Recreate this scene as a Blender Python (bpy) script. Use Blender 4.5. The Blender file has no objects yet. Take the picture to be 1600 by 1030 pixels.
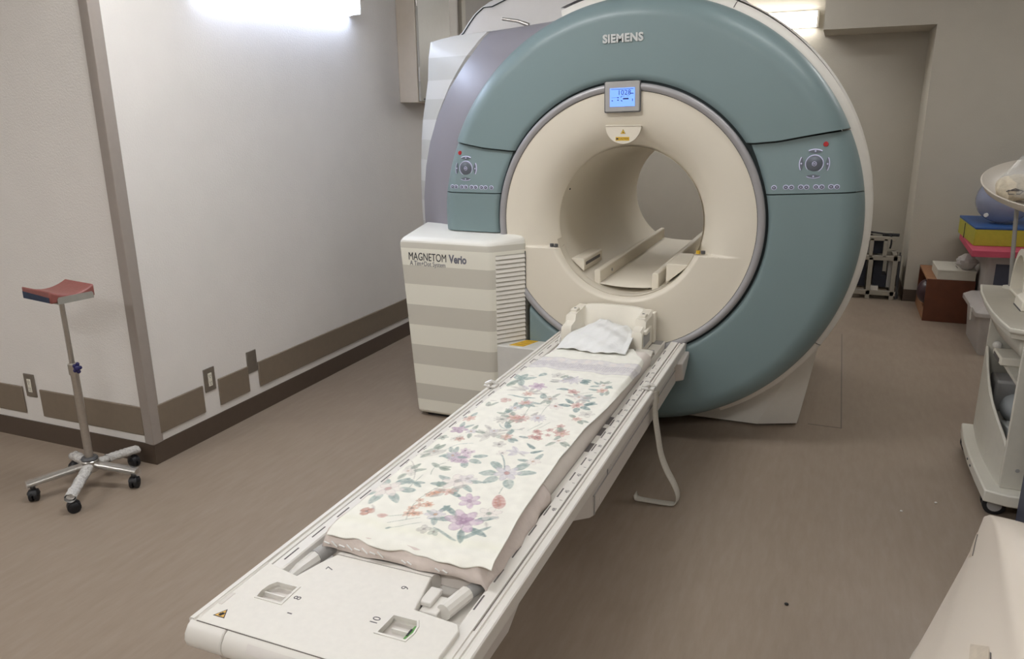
import bpy, bmesh, math, random
import numpy as np
from mathutils import Vector, Matrix

PI = math.pi
R = math.radians
scene = bpy.context.scene
COL = scene.collection

# ------------------------------------------------------------------ camera
CAM = Vector((0.8997, -3.5037, 1.5493))
RIGHT = Vector((0.92309885, 0.38435123, -0.0127531))
UP = Vector((-0.0922065, 0.25340465, 0.96295589))
FWD = Vector((-0.37334498, 0.88772756, -0.26935722))
cd = bpy.data.cameras.new('camera')
cam = bpy.data.objects.new('camera', cd)
COL.objects.link(cam)
M3 = Matrix((RIGHT, UP, -FWD)).transposed()
cam.matrix_world = Matrix.Translation(CAM) @ M3.to_4x4()
cd.sensor_fit = 'HORIZONTAL'
cd.sensor_width = 36.0
cd.lens = 1195.63 / 1600 * 36.0
cd.clip_start = 0.05
scene.camera = cam

# ------------------------------------------------------------------ world / exposure
w = bpy.data.worlds.new('world')
scene.world = w
w.use_nodes = True
w.node_tree.nodes['Background'].inputs[0].default_value = (0.9, 0.93, 1.0, 1)
w.node_tree.nodes['Background'].inputs[1].default_value = 0.02
scene.view_settings.view_transform = 'Standard'
scene.view_settings.look = 'None'
scene.view_settings.exposure = 1.70
scene.view_settings.gamma = 1.0
scene.view_settings.use_curve_mapping = False
LEFT_LAMP = 4.0        # emission of the wall lamp on the left wall
REAR_LAMP = 4.8        # emission of the lamp on the rear wall
UNSEEN_LAMPS = [(-3.0, -3.8, 12.5), (0.2, -4.3, 14.0), (-0.85, -1.3, 9.8), (1.15, -0.5, 3.0), (2.1, 1.7, 5.2), (-0.4, 3.1, 6.0), (1.9, -3.4, 5.0)]   # x, y, emission; unseen, some inferred, some added to brighten the walls


# ------------------------------------------------------------------ materials
def lin(c):
    c /= 255.0
    return c / 12.92 if c <= 0.04045 else ((c + 0.055) / 1.055) ** 2.4


def rgb(r, g, b):
    return (lin(r), lin(g), lin(b), 1.0)


MATS = {}


def mat(name, col, rough=0.5, metal=0.0, noise=0.04, nscale=30.0, bump=0.0, bscale=200.0,
        emit=None, estr=0.0, trans=0.0, coat=0.0, spec=0.5, alpha=1.0):
    if name in MATS:
        return MATS[name]
    m = bpy.data.materials.new(name)
    m.use_nodes = True
    nt = m.node_tree
    b = nt.nodes['Principled BSDF']
    b.inputs['Roughness'].default_value = rough
    b.inputs['Metallic'].default_value = metal
    b.inputs['Specular IOR Level'].default_value = spec
    if coat:
        b.inputs['Coat Weight'].default_value = coat
        b.inputs['Coat Roughness'].default_value = 0.15
    if trans:
        b.inputs['Transmission Weight'].default_value = trans
        b.inputs['IOR'].default_value = 1.1
    if alpha < 1:
        b.inputs['Alpha'].default_value = alpha
    tc = nt.nodes.new('ShaderNodeTexCoord')
    if noise:
        n = nt.nodes.new('ShaderNodeTexNoise')
        n.inputs['Scale'].default_value = nscale
        n.inputs['Detail'].default_value = 3
        nt.links.new(tc.outputs['Object'], n.inputs['Vector'])
        r = nt.nodes.new('ShaderNodeValToRGB')
        k0, k1 = 1 - noise, 1 + noise
        r.color_ramp.elements[0].position = 0.3
        r.color_ramp.elements[1].position = 0.7
        r.color_ramp.elements[0].color = (col[0] * k0, col[1] * k0, col[2] * k0, 1)
        r.color_ramp.elements[1].color = (min(1, col[0] * k1), min(1, col[1] * k1), min(1, col[2] * k1), 1)
        nt.links.new(n.outputs['Fac'], r.inputs[0])
        nt.links.new(r.outputs[0], b.inputs['Base Color'])
    else:
        b.inputs['Base Color'].default_value = col
    if bump:
        n2 = nt.nodes.new('ShaderNodeTexNoise')
        n2.inputs['Scale'].default_value = bscale
        n2.inputs['Detail'].default_value = 2
        nt.links.new(tc.outputs['Object'], n2.inputs['Vector'])
        bp = nt.nodes.new('ShaderNodeBump')
        bp.inputs['Strength'].default_value = bump
        bp.inputs['Distance'].default_value = 0.01
        nt.links.new(n2.outputs['Fac'], bp.inputs['Height'])
        nt.links.new(bp.outputs[0], b.inputs['Normal'])
    if emit:
        b.inputs['Emission Color'].default_value = emit
        b.inputs['Emission Strength'].default_value = estr
    MATS[name] = m
    return m


def stripe_mat(name, levels, cols, rough=0.4):
    """horizontal paint bands by height; levels ascending, cols one longer"""
    m = bpy.data.materials.new(name)
    m.use_nodes = True
    nt = m.node_tree
    b = nt.nodes['Principled BSDF']
    b.inputs['Roughness'].default_value = rough
    tc = nt.nodes.new('ShaderNodeTexCoord')
    sp = nt.nodes.new('ShaderNodeSeparateXYZ')
    nt.links.new(tc.outputs['Object'], sp.inputs[0])
    dv = nt.nodes.new('ShaderNodeMath')
    dv.operation = 'DIVIDE'
    dv.inputs[1].default_value = 2.5
    nt.links.new(sp.outputs['Z'], dv.inputs[0])
    r = nt.nodes.new('ShaderNodeValToRGB')
    r.color_ramp.interpolation = 'CONSTANT'
    e = r.color_ramp.elements
    e[0].position = 0
    e[0].color = cols[0]
    e[1].position = levels[0] / 2.5
    e[1].color = cols[1]
    for l, c in zip(levels[1:], cols[2:]):
        q = e.new(l / 2.5)
        q.color = c
    nt.links.new(dv.outputs[0], r.inputs[0])
    nt.links.new(r.outputs[0], b.inputs['Base Color'])
    return m


WALL = mat('wall_paper', rgb(228, 224, 220), 0.85, noise=0.015, nscale=6, bump=0.16, bscale=130, spec=0.2)
WALL2 = mat('wall_paint', rgb(190, 184, 172), 0.85, noise=0.02, nscale=5, bump=0.15, bscale=110, spec=0.2)
CEIL = mat('ceiling_board', rgb(215, 212, 205), 0.9, noise=0.02, nscale=8)
GUARD = mat('corner_guard', rgb(158, 149, 142), 0.5, noise=0.02)
BUMP = mat('bumper_vinyl', rgb(126, 113, 98), 0.5, noise=0.03, bump=0.05)
BASE = mat('baseboard_vinyl', rgb(84, 71, 61), 0.45, noise=0.04)
TEAL = mat('teal_lacquer', rgb(122, 141, 143), 0.42, noise=0.015, nscale=5, coat=0.1)
FRONT = mat('ivory_plastic', rgb(222, 214, 198), 0.45, noise=0.01, nscale=5)
RIM = mat('rim_plastic', rgb(224, 220, 212), 0.45, noise=0.015)
GREYRING = mat('silver_grey', rgb(165, 163, 165), 0.35, metal=0.25, noise=0.02)
COLLAR = mat('mauve_grey_lacquer', rgb(140, 137, 144), 0.35, noise=0.015, nscale=6)
DARK = mat('dark_gap', rgb(28, 40, 42), 0.7, noise=0.05)
BLACK = mat('black_rubber', rgb(22, 22, 26), 0.5, noise=0.1)
WHITE = mat('white_plastic', rgb(226, 222, 215), 0.38, noise=0.01, nscale=8)
WHITE2 = mat('matt_white_plastic', rgb(226, 222, 214), 0.55, noise=0.02, nscale=60)
OFFW = mat('offwhite_shell', rgb(214, 208, 202), 0.4, noise=0.01, nscale=6)
GREYP = mat('grey_plastic', rgb(168, 166, 164), 0.45, noise=0.03)
STEEL = mat('brushed_steel', rgb(190, 186, 180), 0.3, metal=0.9, noise=0.05, nscale=90)
SHEET = mat('alu_sheet', rgb(176, 176, 170), 0.42, metal=0.6, noise=0.05)
DGREY = mat('dark_grey', rgb(84, 84, 86), 0.5, noise=0.05)
INK = mat('grey_ink', rgb(96, 92, 94), 0.7, noise=0.0)
MARK = mat('slot_grey', rgb(105, 100, 98), 0.8, noise=0.05)
LETTER = mat('silver_letter', rgb(205, 207, 206), 0.35, metal=0.35, noise=0.02)
TXT = mat('print_black', rgb(52, 52, 56), 0.7, noise=0.0)
TXTG = mat('print_grey', rgb(108, 108, 118), 0.7, noise=0.0)
YEL = mat('warning_yellow', rgb(214, 172, 44), 0.6, noise=0.06, nscale=200)
YELP = mat('pale_label', rgb(176, 164, 110), 0.6, noise=0.05)
RED = mat('red_button', rgb(182, 44, 48), 0.4, noise=0.02)
BTN = mat('button_grey', rgb(104, 110, 120), 0.3, metal=0.3, noise=0.03)
GLOW = mat('button_backlight', rgb(178, 178, 200), 0.4, noise=0, emit=rgb(205, 200, 240), estr=0.07)
SCREEN = mat('lcd_screen', rgb(70, 90, 170), 0.2, noise=0, emit=rgb(108, 148, 252), estr=0.50)
LCDINK = mat('lcd_ink', rgb(26, 34, 74), 0.4, noise=0)
CUSH = mat('red_brown_vinyl', rgb(140, 82, 76), 0.45, noise=0.05, nscale=25, bump=0.1, bscale=60)
NAVY = mat('navy_fabric', rgb(40, 54, 78), 0.7, noise=0.2, nscale=40)
KNOB = mat('navy_knob', rgb(32, 28, 88), 0.4, noise=0.05)
WRAP = mat('bubble_wrap', rgb(205, 203, 200), 0.18, noise=0.15, nscale=120, bump=0.9, bscale=90, coat=0.5)
PINK = mat('pink_cover', rgb(216, 203, 195), 0.9, noise=0.03, nscale=40, bump=0.15, bscale=90)
PADW = mat('mattress_cover', rgb(228, 219, 211), 0.8, noise=0.02, nscale=30)
CLOTH = mat('white_cloth', rgb(232, 232, 230), 0.9, noise=0.02, nscale=25, bump=0.25, bscale=45)
WEB = mat('white_webbing', rgb(208, 203, 192), 0.9, noise=0.05, nscale=150, bump=0.3, bscale=300)
CLEAR = mat('clear_plastic', rgb(215, 216, 216), 0.12, noise=0, alpha=0.13, coat=0.6)
CLEARW = mat('clear_clip', rgb(235, 232, 226), 0.15, noise=0, alpha=0.85, coat=0.6)
FROST = mat('frosted_plastic', rgb(190, 184, 180), 0.3, noise=0.03, alpha=0.82)
BLUEP = mat('blue_translucent', rgb(150, 157, 184), 0.12, noise=0.05, nscale=8, alpha=0.72, coat=0.5)
WOOD = mat('brown_veneer', rgb(98, 54, 34), 0.45, noise=0.12, nscale=14)
WOODT = mat('light_veneer', rgb(150, 106, 74), 0.5, noise=0.08, nscale=14)
CARD = mat('white_card', rgb(196, 192, 180), 0.7, noise=0.02)
PINKF = mat('pink_foam', rgb(188, 76, 98), 0.75, noise=0.06, nscale=30, bump=0.2, bscale=200)
BLUEF = mat('blue_vinyl', rgb(44, 84, 142), 0.5, noise=0.06)
YELF = mat('yellow_vinyl', rgb(172, 166, 54), 0.55, noise=0.06)
SLATE = mat('slate_metal', rgb(70, 74, 90), 0.55, noise=0.04)
RACKM = mat('rack_beige', rgb(158, 152, 140), 0.5, noise=0.06)
TROL = mat('trolley_white', rgb(208, 204, 192), 0.5, noise=0.02)
TROLTOP = mat('trolley_top_grey', rgb(178, 172, 158), 0.5, noise=0.03, nscale=20)
CABP = mat('cabinet_beige', rgb(206, 194, 178), 0.45, noise=0.02)
CABD = mat('cabinet_door_grey', rgb(176, 172, 162), 0.35, noise=0.02)
DOORP = mat('door_paint', rgb(150, 146, 142), 0.5, noise=0.02)
PLATE = mat('steel_plate', rgb(132, 124, 114), 0.42, metal=0.5, noise=0.05)
SOCK = mat('socket_white', rgb(226, 222, 208), 0.4, noise=0.02)
TRAYM = mat('tray_cream', rgb(208, 200, 188), 0.4, noise=0.02)
PAPER = mat('wrapped_paper', rgb(214, 202, 180), 0.6, noise=0.12, nscale=35, bump=0.6, bscale=35)
CARAMEL = mat('brown_card', rgb(168, 122, 78), 0.6, noise=0.1)
GREENT = mat('green_tag', rgb(92, 150, 70), 0.5, noise=0.1)
TAPE = mat('old_tape', rgb(204, 191, 173), 0.4, noise=0.08, nscale=60)
SEAM = mat('seam_line', rgb(120, 112, 106), 0.7, noise=0)
DIFF_L = mat('lamp_diffuser_cool', rgb(240, 242, 255), 0.5, noise=0, emit=(0.64, 0.75, 1.0, 1), estr=LEFT_LAMP)
DIFF_R = mat('lamp_diffuser_rear', rgb(250, 250, 245), 0.5, noise=0, emit=(1.0, 0.97, 0.92, 1), estr=REAR_LAMP)


def floor_mat():
    m = bpy.data.materials.new('floor_vinyl')
    m.use_nodes = True
    nt = m.node_tree
    b = nt.nodes['Principled BSDF']
    b.inputs['Roughness'].default_value = 0.34
    b.inputs['Specular IOR Level'].default_value = 0.4
    tc = nt.nodes.new('ShaderNodeTexCoord')
    mp = nt.nodes.new('ShaderNodeMapping')
    mp.inputs['Scale'].default_value = (34, 6, 1)
    mp.inputs['Rotation'].default_value = (0, 0, R(8))
    nt.links.new(tc.outputs['Object'], mp.inputs[0])
    n = nt.nodes.new('ShaderNodeTexNoise')
    n.inputs['Scale'].default_value = 1.0
    n.inputs['Detail'].default_value = 6
    n.inputs['Roughness'].default_value = 0.65
    nt.links.new(mp.outputs[0], n.inputs['Vector'])
    r = nt.nodes.new('ShaderNodeValToRGB')
    a, c, d = rgb(144, 129, 114), rgb(149, 134, 119), rgb(155, 141, 127)
    r.color_ramp.elements[0].position = 0.3
    r.color_ramp.elements[0].color = a
    r.color_ramp.elements[1].position = 0.78
    r.color_ramp.elements[1].color = d
    q = r.color_ramp.elements.new(0.5)
    q.color = c
    nt.links.new(n.outputs['Fac'], r.inputs[0])
    nt.links.new(r.outputs[0], b.inputs['Base Color'])
    n3 = nt.nodes.new('ShaderNodeTexNoise')
    n3.inputs['Scale'].default_value = 2.2
    n3.inputs['Detail'].default_value = 3
    nt.links.new(tc.outputs['Object'], n3.inputs['Vector'])
    r3 = nt.nodes.new('ShaderNodeMapRange')
    r3.inputs['From Min'].default_value = 0.3
    r3.inputs['From Max'].default_value = 0.7
    r3.inputs['To Min'].default_value = 0.28
    r3.inputs['To Max'].default_value = 0.42
    nt.links.new(n3.outputs['Fac'], r3.inputs[0])
    nt.links.new(r3.outputs[0], b.inputs['Roughness'])
    return m


FLOOR = floor_mat()


# ------------------------------------------------------------------ mesh helpers
class MB:
    """collects faces, then builds ONE mesh object"""

    def __init__(s):
        s.v = []
        s.f = []

    def add(s, vs, fs):
        o = len(s.v)
        s.v += [tuple(p) for p in vs]
        s.f += [tuple(i + o for i in f) for f in fs]
        return s

    def box(s, x0, x1, y0, y1, z0, z1):
        return s.add([(x0, y0, z0), (x1, y0, z0), (x1, y1, z0), (x0, y1, z0), (x0, y0, z1), (x1, y0, z1), (x1, y1, z1), (x0, y1, z1)],
                     [(3, 2, 1, 0), (4, 5, 6, 7), (0, 1, 5, 4), (1, 2, 6, 5), (2, 3, 7, 6), (3, 0, 4, 7)])

    def loft(s, rings, cap=True, closed=True):
        n = len(rings[0])
        vs = [p for r in rings for p in r]
        fs = []
        for i in range(len(rings) - 1):
            for j in range(n if closed else n - 1):
                k = (j + 1) % n
                fs.append((i * n + j, i * n + k, (i + 1) * n + k, (i + 1) * n + j))
        if cap and closed:
            fs.append(tuple(range(n - 1, -1, -1)))
            fs.append(tuple((len(rings) - 1) * n + j for j in range(n)))
        return s.add(vs, fs)

    def prism(s, poly, axis, a, b):
        """poly 2D, extruded along axis from a to b; axis 'x': (y,z), 'y': (x,z), 'z': (x,y)"""
        def P(p, t):
            return {'x': (t, p[0], p[1]), 'y': (p[0], t, p[1]), 'z': (p[0], p[1], t)}[axis]
        return s.loft([[P(p, a) for p in poly], [P(p, b) for p in poly]])

    def lathe(s, prof, c=(0, 0, 0), axis='z', seg=32, a0=0, a1=2 * PI):
        full = abs(a1 - a0 - 2 * PI) < 1e-6
        m = seg if full else seg + 1
        rings = []
        for i in range(m):
            t = a0 + (a1 - a0) * i / seg
            ring = []
            for r, h in prof:
                x, y = r * math.cos(t), r * math.sin(t)
                p = {'z': (x, y, h), 'y': (x, h, y), 'x': (h, x, y)}[axis]
                ring.append((p[0] + c[0], p[1] + c[1], p[2] + c[2]))
            rings.append(ring)
        n = len(prof)
        vs = [p for r in rings for p in r]
        fs = []
        for i in range(seg):
            k = (i + 1) % m
            for j in range(n - 1):
                fs.append((i * n + j, k * n + j, k * n + j + 1, i * n + j + 1))
        return s.add(vs, fs)

    def cyl(s, p0, p1, r0, r1=None, seg=20, cap=True):
        return s.tube([p0, p1], [r0, r0 if r1 is None else r1], seg, cap)

    def tube(s, pts, r, seg=12, cap=True):
        pts = [Vector(p) for p in pts]
        if not isinstance(r, (list, tuple)):
            r = [r] * len(pts)
        rings = []
        ref = None
        for i, p in enumerate(pts):
            t = (pts[min(i + 1, len(pts) - 1)] - pts[max(i - 1, 0)]).normalized()
            if ref is None:
                ref = Vector((0, 0, 1)) if abs(t.z) < 0.9 else Vector((1, 0, 0))
            u = t.cross(ref).normalized()
            v = u.cross(t).normalized()
            ref = v
            rings.append([p + r[i] * (math.cos(2 * PI * k / seg) * u + math.sin(2 * PI * k / seg) * v) for k in range(seg)])
        return s.loft(rings, cap)

    def sphere(s, c, r, seg=20, rings=12, sc=(1, 1, 1), h0=-PI / 2, h1=PI / 2):
        prof = [(r * math.cos(h0 + (h1 - h0) * i / rings) + 1e-5, r * math.sin(h0 + (h1 - h0) * i / rings)) for i in range(rings + 1)]
        o = len(s.v)
        s.lathe(prof, (0, 0, 0), 'z', seg)
        for i in range(o, len(s.v)):
            p = s.v[i]
            s.v[i] = (p[0] * sc[0] + c[0], p[1] * sc[1] + c[1], p[2] * sc[2] + c[2])
        return s

    def grid(s, fn, us, vs):
        n = len(vs)
        pts = [fn(u, v) for u in us for v in vs]
        fs = [(i * n + j, (i + 1) * n + j, (i + 1) * n + j + 1, i * n + j + 1) for i in range(len(us) - 1) for j in range(n - 1)]
        return s.add(pts, fs)

    def xf(s, M):
        s.v = [tuple(M @ Vector(p)) for p in s.v]
        return s

    def build(s, name, m, parent=None, bevel=0.0, bseg=2, smooth=40, solid=0.0, subsurf=0, origin=None, recalc=True):
        me = bpy.data.meshes.new(name)
        me.from_pydata(s.v, [], s.f)
        me.update()
        if recalc:
            bm = bmesh.new()
            bm.from_mesh(me)
            bmesh.ops.recalc_face_normals(bm, faces=bm.faces)
            bm.to_mesh(me)
            bm.free()
        o = bpy.data.objects.new(name, me)
        COL.objects.link(o)
        if origin:
            me.transform(Matrix.Translation(-Vector(origin)))
            o.location = origin
        me.materials.append(m)
        if parent:
            attach(o, parent)
        if solid:
            q = o.modifiers.new('thickness', 'SOLIDIFY')
            q.thickness = solid
            q.offset = 0
        if bevel:
            q = o.modifiers.new('bevel', 'BEVEL')
            q.width = bevel
            q.segments = bseg
            q.limit_method = 'ANGLE'
            q.angle_limit = R(35)
            q.harden_normals = False
        if subsurf:
            q = o.modifiers.new('subdivision', 'SUBSURF')
            q.levels = q.render_levels = subsurf
        if smooth:
            me.polygons.foreach_set('use_smooth', [True] * len(me.polygons))
            if not subsurf:
                me.set_sharp_from_angle(angle=R(smooth))
        return o


def attach(o, parent):
    """every part is modelled in room coordinates and keeps its place"""
    o.parent = parent
    o.matrix_parent_inverse = Matrix.Translation(parent.location).inverted()


def tag(o, label, cat, group=None):
    o['label'] = label
    o['category'] = cat
    if group:
        o['group'] = group
    return o


def thing(name, label, cat, loc=(0, 0, 0), group=None):
    o = bpy.data.objects.new(name, None)
    o.empty_display_size = 0.1
    COL.objects.link(o)
    o.location = loc
    return tag(o, label, cat, group)


def struct(name, mb, m, **k):
    o = mb.build(name, m, **k)
    o['kind'] = 'structure'
    return o


def arc(cx, cy, r, a0, a1, n):
    return [(cx + r * math.cos(R(a0 + (a1 - a0) * i / n)), cy + r * math.sin(R(a0 + (a1 - a0) * i / n))) for i in range(n + 1)]


def rrect(x0, x1, y0, y1, r, n=5):
    return arc(x1 - r, y0 + r, r, -90, 0, n) + arc(x1 - r, y1 - r, r, 0, 90, n) + arc(x0 + r, y1 - r, r, 90, 180, n) + arc(x0 + r, y0 + r, r, 180, 270, n)


def curve_mesh(cu, name):
    o = bpy.data.objects.new('tmp', cu)
    COL.objects.link(o)
    bpy.context.view_layer.update()
    dg = bpy.context.evaluated_depsgraph_get()
    me = bpy.data.meshes.new_from_object(o.evaluated_get(dg))
    bpy.data.objects.remove(o)
    bpy.data.curves.remove(cu)
    me.name = name
    return me


def text(name, body, size, M, m, parent, extrude=0.001, fat=0.0, label=None, sx=1.0, align='CENTER', kern=1.0):
    cu = bpy.data.curves.new(name, 'FONT')
    cu.body = body
    cu.size = size
    cu.extrude = extrude
    cu.offset = fat
    cu.align_x = align
    cu.align_y = 'CENTER'
    cu.space_character = kern
    cu.resolution_u = 4
    me = curve_mesh(cu, name)
    me.transform(M @ Matrix.Diagonal((sx, 1, 1, 1)))
    me.materials.clear()
    me.materials.append(m)
    o = bpy.data.objects.new(name, me)
    COL.objects.link(o)
    if parent:
        attach(o, parent)
    if label:
        o['label'] = label
    return o


def plate(name, outline, holes, z0, z1, m, parent, bevel=0.0):
    """flat shape with holes (from above), z0..z1"""
    cu = bpy.data.curves.new(name, 'CURVE')
    cu.dimensions = '2D'
    cu.fill_mode = 'BOTH'
    cu.extrude = (z1 - z0) / 2 - bevel
    cu.bevel_depth = bevel
    cu.bevel_resolution = 1
    cu.offset = -bevel
    for pl in [outline] + holes:
        sp = cu.splines.new('POLY')
        sp.points.add(len(pl) - 1)
        for p, q in zip(sp.points, pl):
            p.co = (q[0], q[1], 0, 1)
        sp.use_cyclic_u = True
    me = curve_mesh(cu, name)
    me.transform(Matrix.Translation((0, 0, (z0 + z1) / 2)))
    me.materials.clear()
    me.materials.append(m)
    o = bpy.data.objects.new(name, me)
    COL.objects.link(o)
    if parent:
        attach(o, parent)
    return o


FACE_Y = Matrix(((1, 0, 0, 0), (0, 0, -1, 0), (0, 1, 0, 0), (0, 0, 0, 1)))     # text plane facing -y


def at_front(x, y, z, tilt=0.0):
    return Matrix.Translation((x, y, z)) @ Matrix.Rotation(tilt, 4, 'Y') @ FACE_Y


# ================================================================== ROOM
XW, YW = -1.909, -1.1245          # the outside corner of the left wall
RY = 4.17                         # back of the recess
struct('floor', MB().box(-4.6, 3.3, -6.1, 4.3, -0.1, 0.0), FLOOR)
struct('ceiling', MB().box(-4.6, 3.3, -6.1, 4.3, 2.8, 2.9), CEIL)
struct('wall_left', MB().box(XW - 0.1, XW, YW, 4.3, 0, 2.8), WALL)
struct('wall_front_left', MB().box(-4.6, XW - 0.1, YW, YW + 0.1, 0, 2.8), WALL)
struct('wall_far_left', MB().box(-4.6, -4.5, -6.0, YW, 0, 2.8), WALL)
struct('wall_behind_camera', MB().box(-4.6, 3.3, -6.1, -6.0, 0, 2.8), WALL2)
struct('wall_right', MB().box(3.2, 3.3, -6.0, 4.3, 0, 2.8), WALL2)
struct('wall_rear', MB().box(XW, 1.505, RY, 4.3, 0, 2.8), WALL2)
struct('wall_rear_right', MB().box(1.505, 3.2, 3.57, 4.3, 0, 2.8), WALL2)
struct('wall_rear_beam', MB().box(0.69, 1.505, 3.57, RY, 2.185, 2.8), WALL2)
struct('baseboard_left', MB().box(XW, XW + 0.006, YW - 0.006, RY, 0, 0.1), BASE)
struct('baseboard_front_left', MB().box(-4.5, XW, YW - 0.006, YW, 0, 0.1), BASE)
struct('baseboard_rear_right', MB().box(1.499, 3.2, 3.564, 3.57, 0, 0.1), BASE)
struct('baseboard_recess', MB().box(1.499, 1.505, 3.564, RY, 0, 0.1), BASE)
struct('baseboard_rear', MB().box(XW + 0.006, 1.499, RY - 0.006, RY, 0, 0.1), BASE)
n = 1
for y0, y1 in ((YW + 0.04, -0.800), (-0.695, -0.478), (-0.398, 1.9)):
    struct('trim_%d' % n, MB().box(XW, XW + 0.010, y0, y1, 0.14, 0.281), BUMP, bevel=0.004)
    n += 1
for x0, x1 in ((-4.5, -2.752), (-2.625, XW - 0.045)):
    struct('trim_%d' % n, MB().box(x0, x1, YW - 0.010, YW, 0.14, 0.281), BUMP, bevel=0.004)
    n += 1
g = 0.05
struct('trim_%d' % n, MB().prism([(XW - g, YW), (XW - g, YW - 0.006), (XW - 0.012, YW - 0.012), (XW + 0.010, YW - 0.012), (XW + 0.012, YW + 0.012),
                                  (XW + 0.006, YW + g), (XW, YW + g), (XW, YW)], 'z', 0.1, 2.8), GUARD, bevel=0.003)
n += 1
# service hatch outlined in the vinyl, right of the scanner
struct('trim_%d' % n, MB().box(1.035, 1.041, 0.46, 2.3, 0, 0.0012).box(0.88, 1.041, 0.455, 0.461, 0, 0.0012), SEAM)
n += 1
# door in the left wall behind the scanner
d1 = thing('door_1', 'x', 'x', (XW, 2.7, 0))
del d1['label'], d1['category']
d1['kind'] = 'structure'
MB().box(XW, XW + 0.012, 2.26, 3.2, 0, 2.6).build('door_leaf', DOORP, d1)
MB().box(XW, XW + 0.03, 2.19, 2.26, 0, 2.66).box(XW, XW + 0.03, 3.2, 3.27, 0, 2.66).box(XW, XW + 0.03, 2.26, 3.2, 2.6, 2.66).build('door_frame', CABD, d1, bevel=0.004)


def lamp(label, c, length, along, wdt, hgt, dm, group=None):
    """lamp housing with a diffuser; c = centre of its bottom"""
    t = thing('unseen_ceiling_light' if along == 'c' else 'wall_light', label, 'light', c, group)
    x, y, z = c
    if along == 'c':
        MB().box(x - length / 2, x + length / 2, y - wdt / 2, y + wdt / 2, z + 0.02, z + hgt).build('housing', WHITE, t, bevel=0.004)
        MB().box(x - length / 2 + .01, x + length / 2 - .01, y - wdt / 2 + .01, y + wdt / 2 - .01, z, z + 0.02).build('diffuser', dm, t)
    return t


t = thing('wall_light', 'long cool white lamp high on the left wall', 'light', (XW, 0.07, 2.14))
MB().box(XW, XW + 0.03, -0.56, 0.70, 2.16, 2.235).build('housing', WHITE, t, bevel=0.003)
MB().prism([(XW + 0.012, 2.137), (XW + 0.082, 2.152), (XW + 0.092, 2.172), (XW + 0.092, 2.225), (XW + 0.03, 2.24), (XW + 0.012, 2.16)], 'y', -0.55, 0.688).build('diffuser', DIFF_L, t, bevel=0.004)
for yy in (-0.562, 0.688):
    MB().box(XW, XW + 0.09, yy, yy + 0.012, 2.142, 2.238).build('end_cap', WHITE, t, bevel=0.003)
t = thing('wall_light', 'bright white lamp on the rear wall, partly behind the scanner', 'light', (0.05, RY, 2.25))
MB().box(-0.6, 0.62, RY - 0.02, RY, 2.262, 2.40).build('housing', WHITE, t, bevel=0.003)
MB().box(-0.59, 0.612, RY - 0.075, RY - 0.021, 2.262, 2.385).build('diffuser', DIFF_R, t, bevel=0.008)
MB().box(0.613, 0.63, RY - 0.08, RY - 0.001, 2.258, 2.39).build('end_cap', WHITE, t, bevel=0.003)
for i, (x, y, e) in enumerate(UNSEEN_LAMPS):
    dm = mat('unseen_lamp_diffuser_%d' % i, rgb(250, 250, 245), 0.5, noise=0, emit=(0.985, 0.99, 1.0, 1), estr=e)
    lamp('unseen flat ceiling lamp, placed to light the room', (x, y, 2.72), 1.2, 'c', 0.24, 0.08, dm, 'ceiling lamps outside the picture')

# ================================================================== SCANNER
ZC = 1.0526
S = thing('mri_scanner', 'large ring shaped scanner with teal front and ivory bore', 'scanner', (0, 0.8, 0))


def centre(r):
    k = min(1.0, max(0.0, (r - 0.64) / 0.36))
    return 0.03 * k, ZC + 0.008 * k


def teal_y(r):
    if r < 0.665:
        return 0.012 * ((0.665 - r) / 0.02) ** 2
    if r < 0.90:
        return 0.004 * (r - 0.665) / 0.235
    q = (r - 0.90) / 0.098
    return 0.004 + 0.106 * (1 - math.sqrt(max(0, 1 - min(1, q) ** 2)))


def teal_pt(r, th, dy=0.0):
    cx, cz = centre(r)
    return (cx + r * math.cos(th), teal_y(r) + dy, cz + r * math.sin(th))


RS = [0.643, 0.646, 0.652, 0.660, 0.67] + list(np.linspace(0.69, 0.89, 9)) + list(0.90 + 0.098 * np.sin(np.linspace(0, PI / 2, 15)))


def theta_at(r, zfn, side):
    """angle at which the ring of radius r reaches height zfn(x)"""
    cx, cz = centre(r)
    z = zfn(cx + side * r * 0.9)
    for _ in range(12):
        a = math.asin(max(-1, min(1, (z - cz) / r)))
        z = zfn(cx + side * r * math.cos(a))
    return a if side > 0 else PI - a


zL_top = lambda x: float(np.interp(-x, [0.5, 0.572, 0.72, 0.825, 0.889, 0.95], [1.380, 1.382, 1.396, 1.415, 1.427, 1.436]))
zR_top = lambda x: float(np.interp(x, [0.5, 0.56, 0.66, 0.74, 0.85, 0.932, 1.0], [1.420, 1.419, 1.428, 1.444, 1.464, 1.477, 1.485]))
zL_low = lambda x: 1.177
zR_low = lambda x: 1.204 + (x - 0.62) * 0.05
zL_bot = lambda x: 0.985
GAP = 0.004


def patch(name, f0, f1, m, label=None, dyf=None, nt=90, drop=0.03):
    rs = RS
    rings = []
    for r in rs:
        a, b = f0(r), f1(r)
        row = []
        for i in range(nt + 1):
            th = a + (b - a) * i / nt
            p = teal_pt(r, th)
            row.append((p[0], p[1] + (dyf(p) if dyf else 0), p[2]))
        # folded-back edges on both ends
        p = row[0]
        q = row[-1]
        row = [(p[0], p[1] + drop, p[2])] + row + [(q[0], q[1] + drop, q[2])]
        rings.append(row)
    rings = [[(p[0], p[1] + drop, p[2]) for p in rings[0]]] + rings + [[(p[0], p[1] + drop, p[2]) for p in rings[-1]]]
    o = MB().loft(rings, cap=False, closed=False).build(name, m, S, smooth=38)
    if label:
        o['label'] = label
    return o


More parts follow.
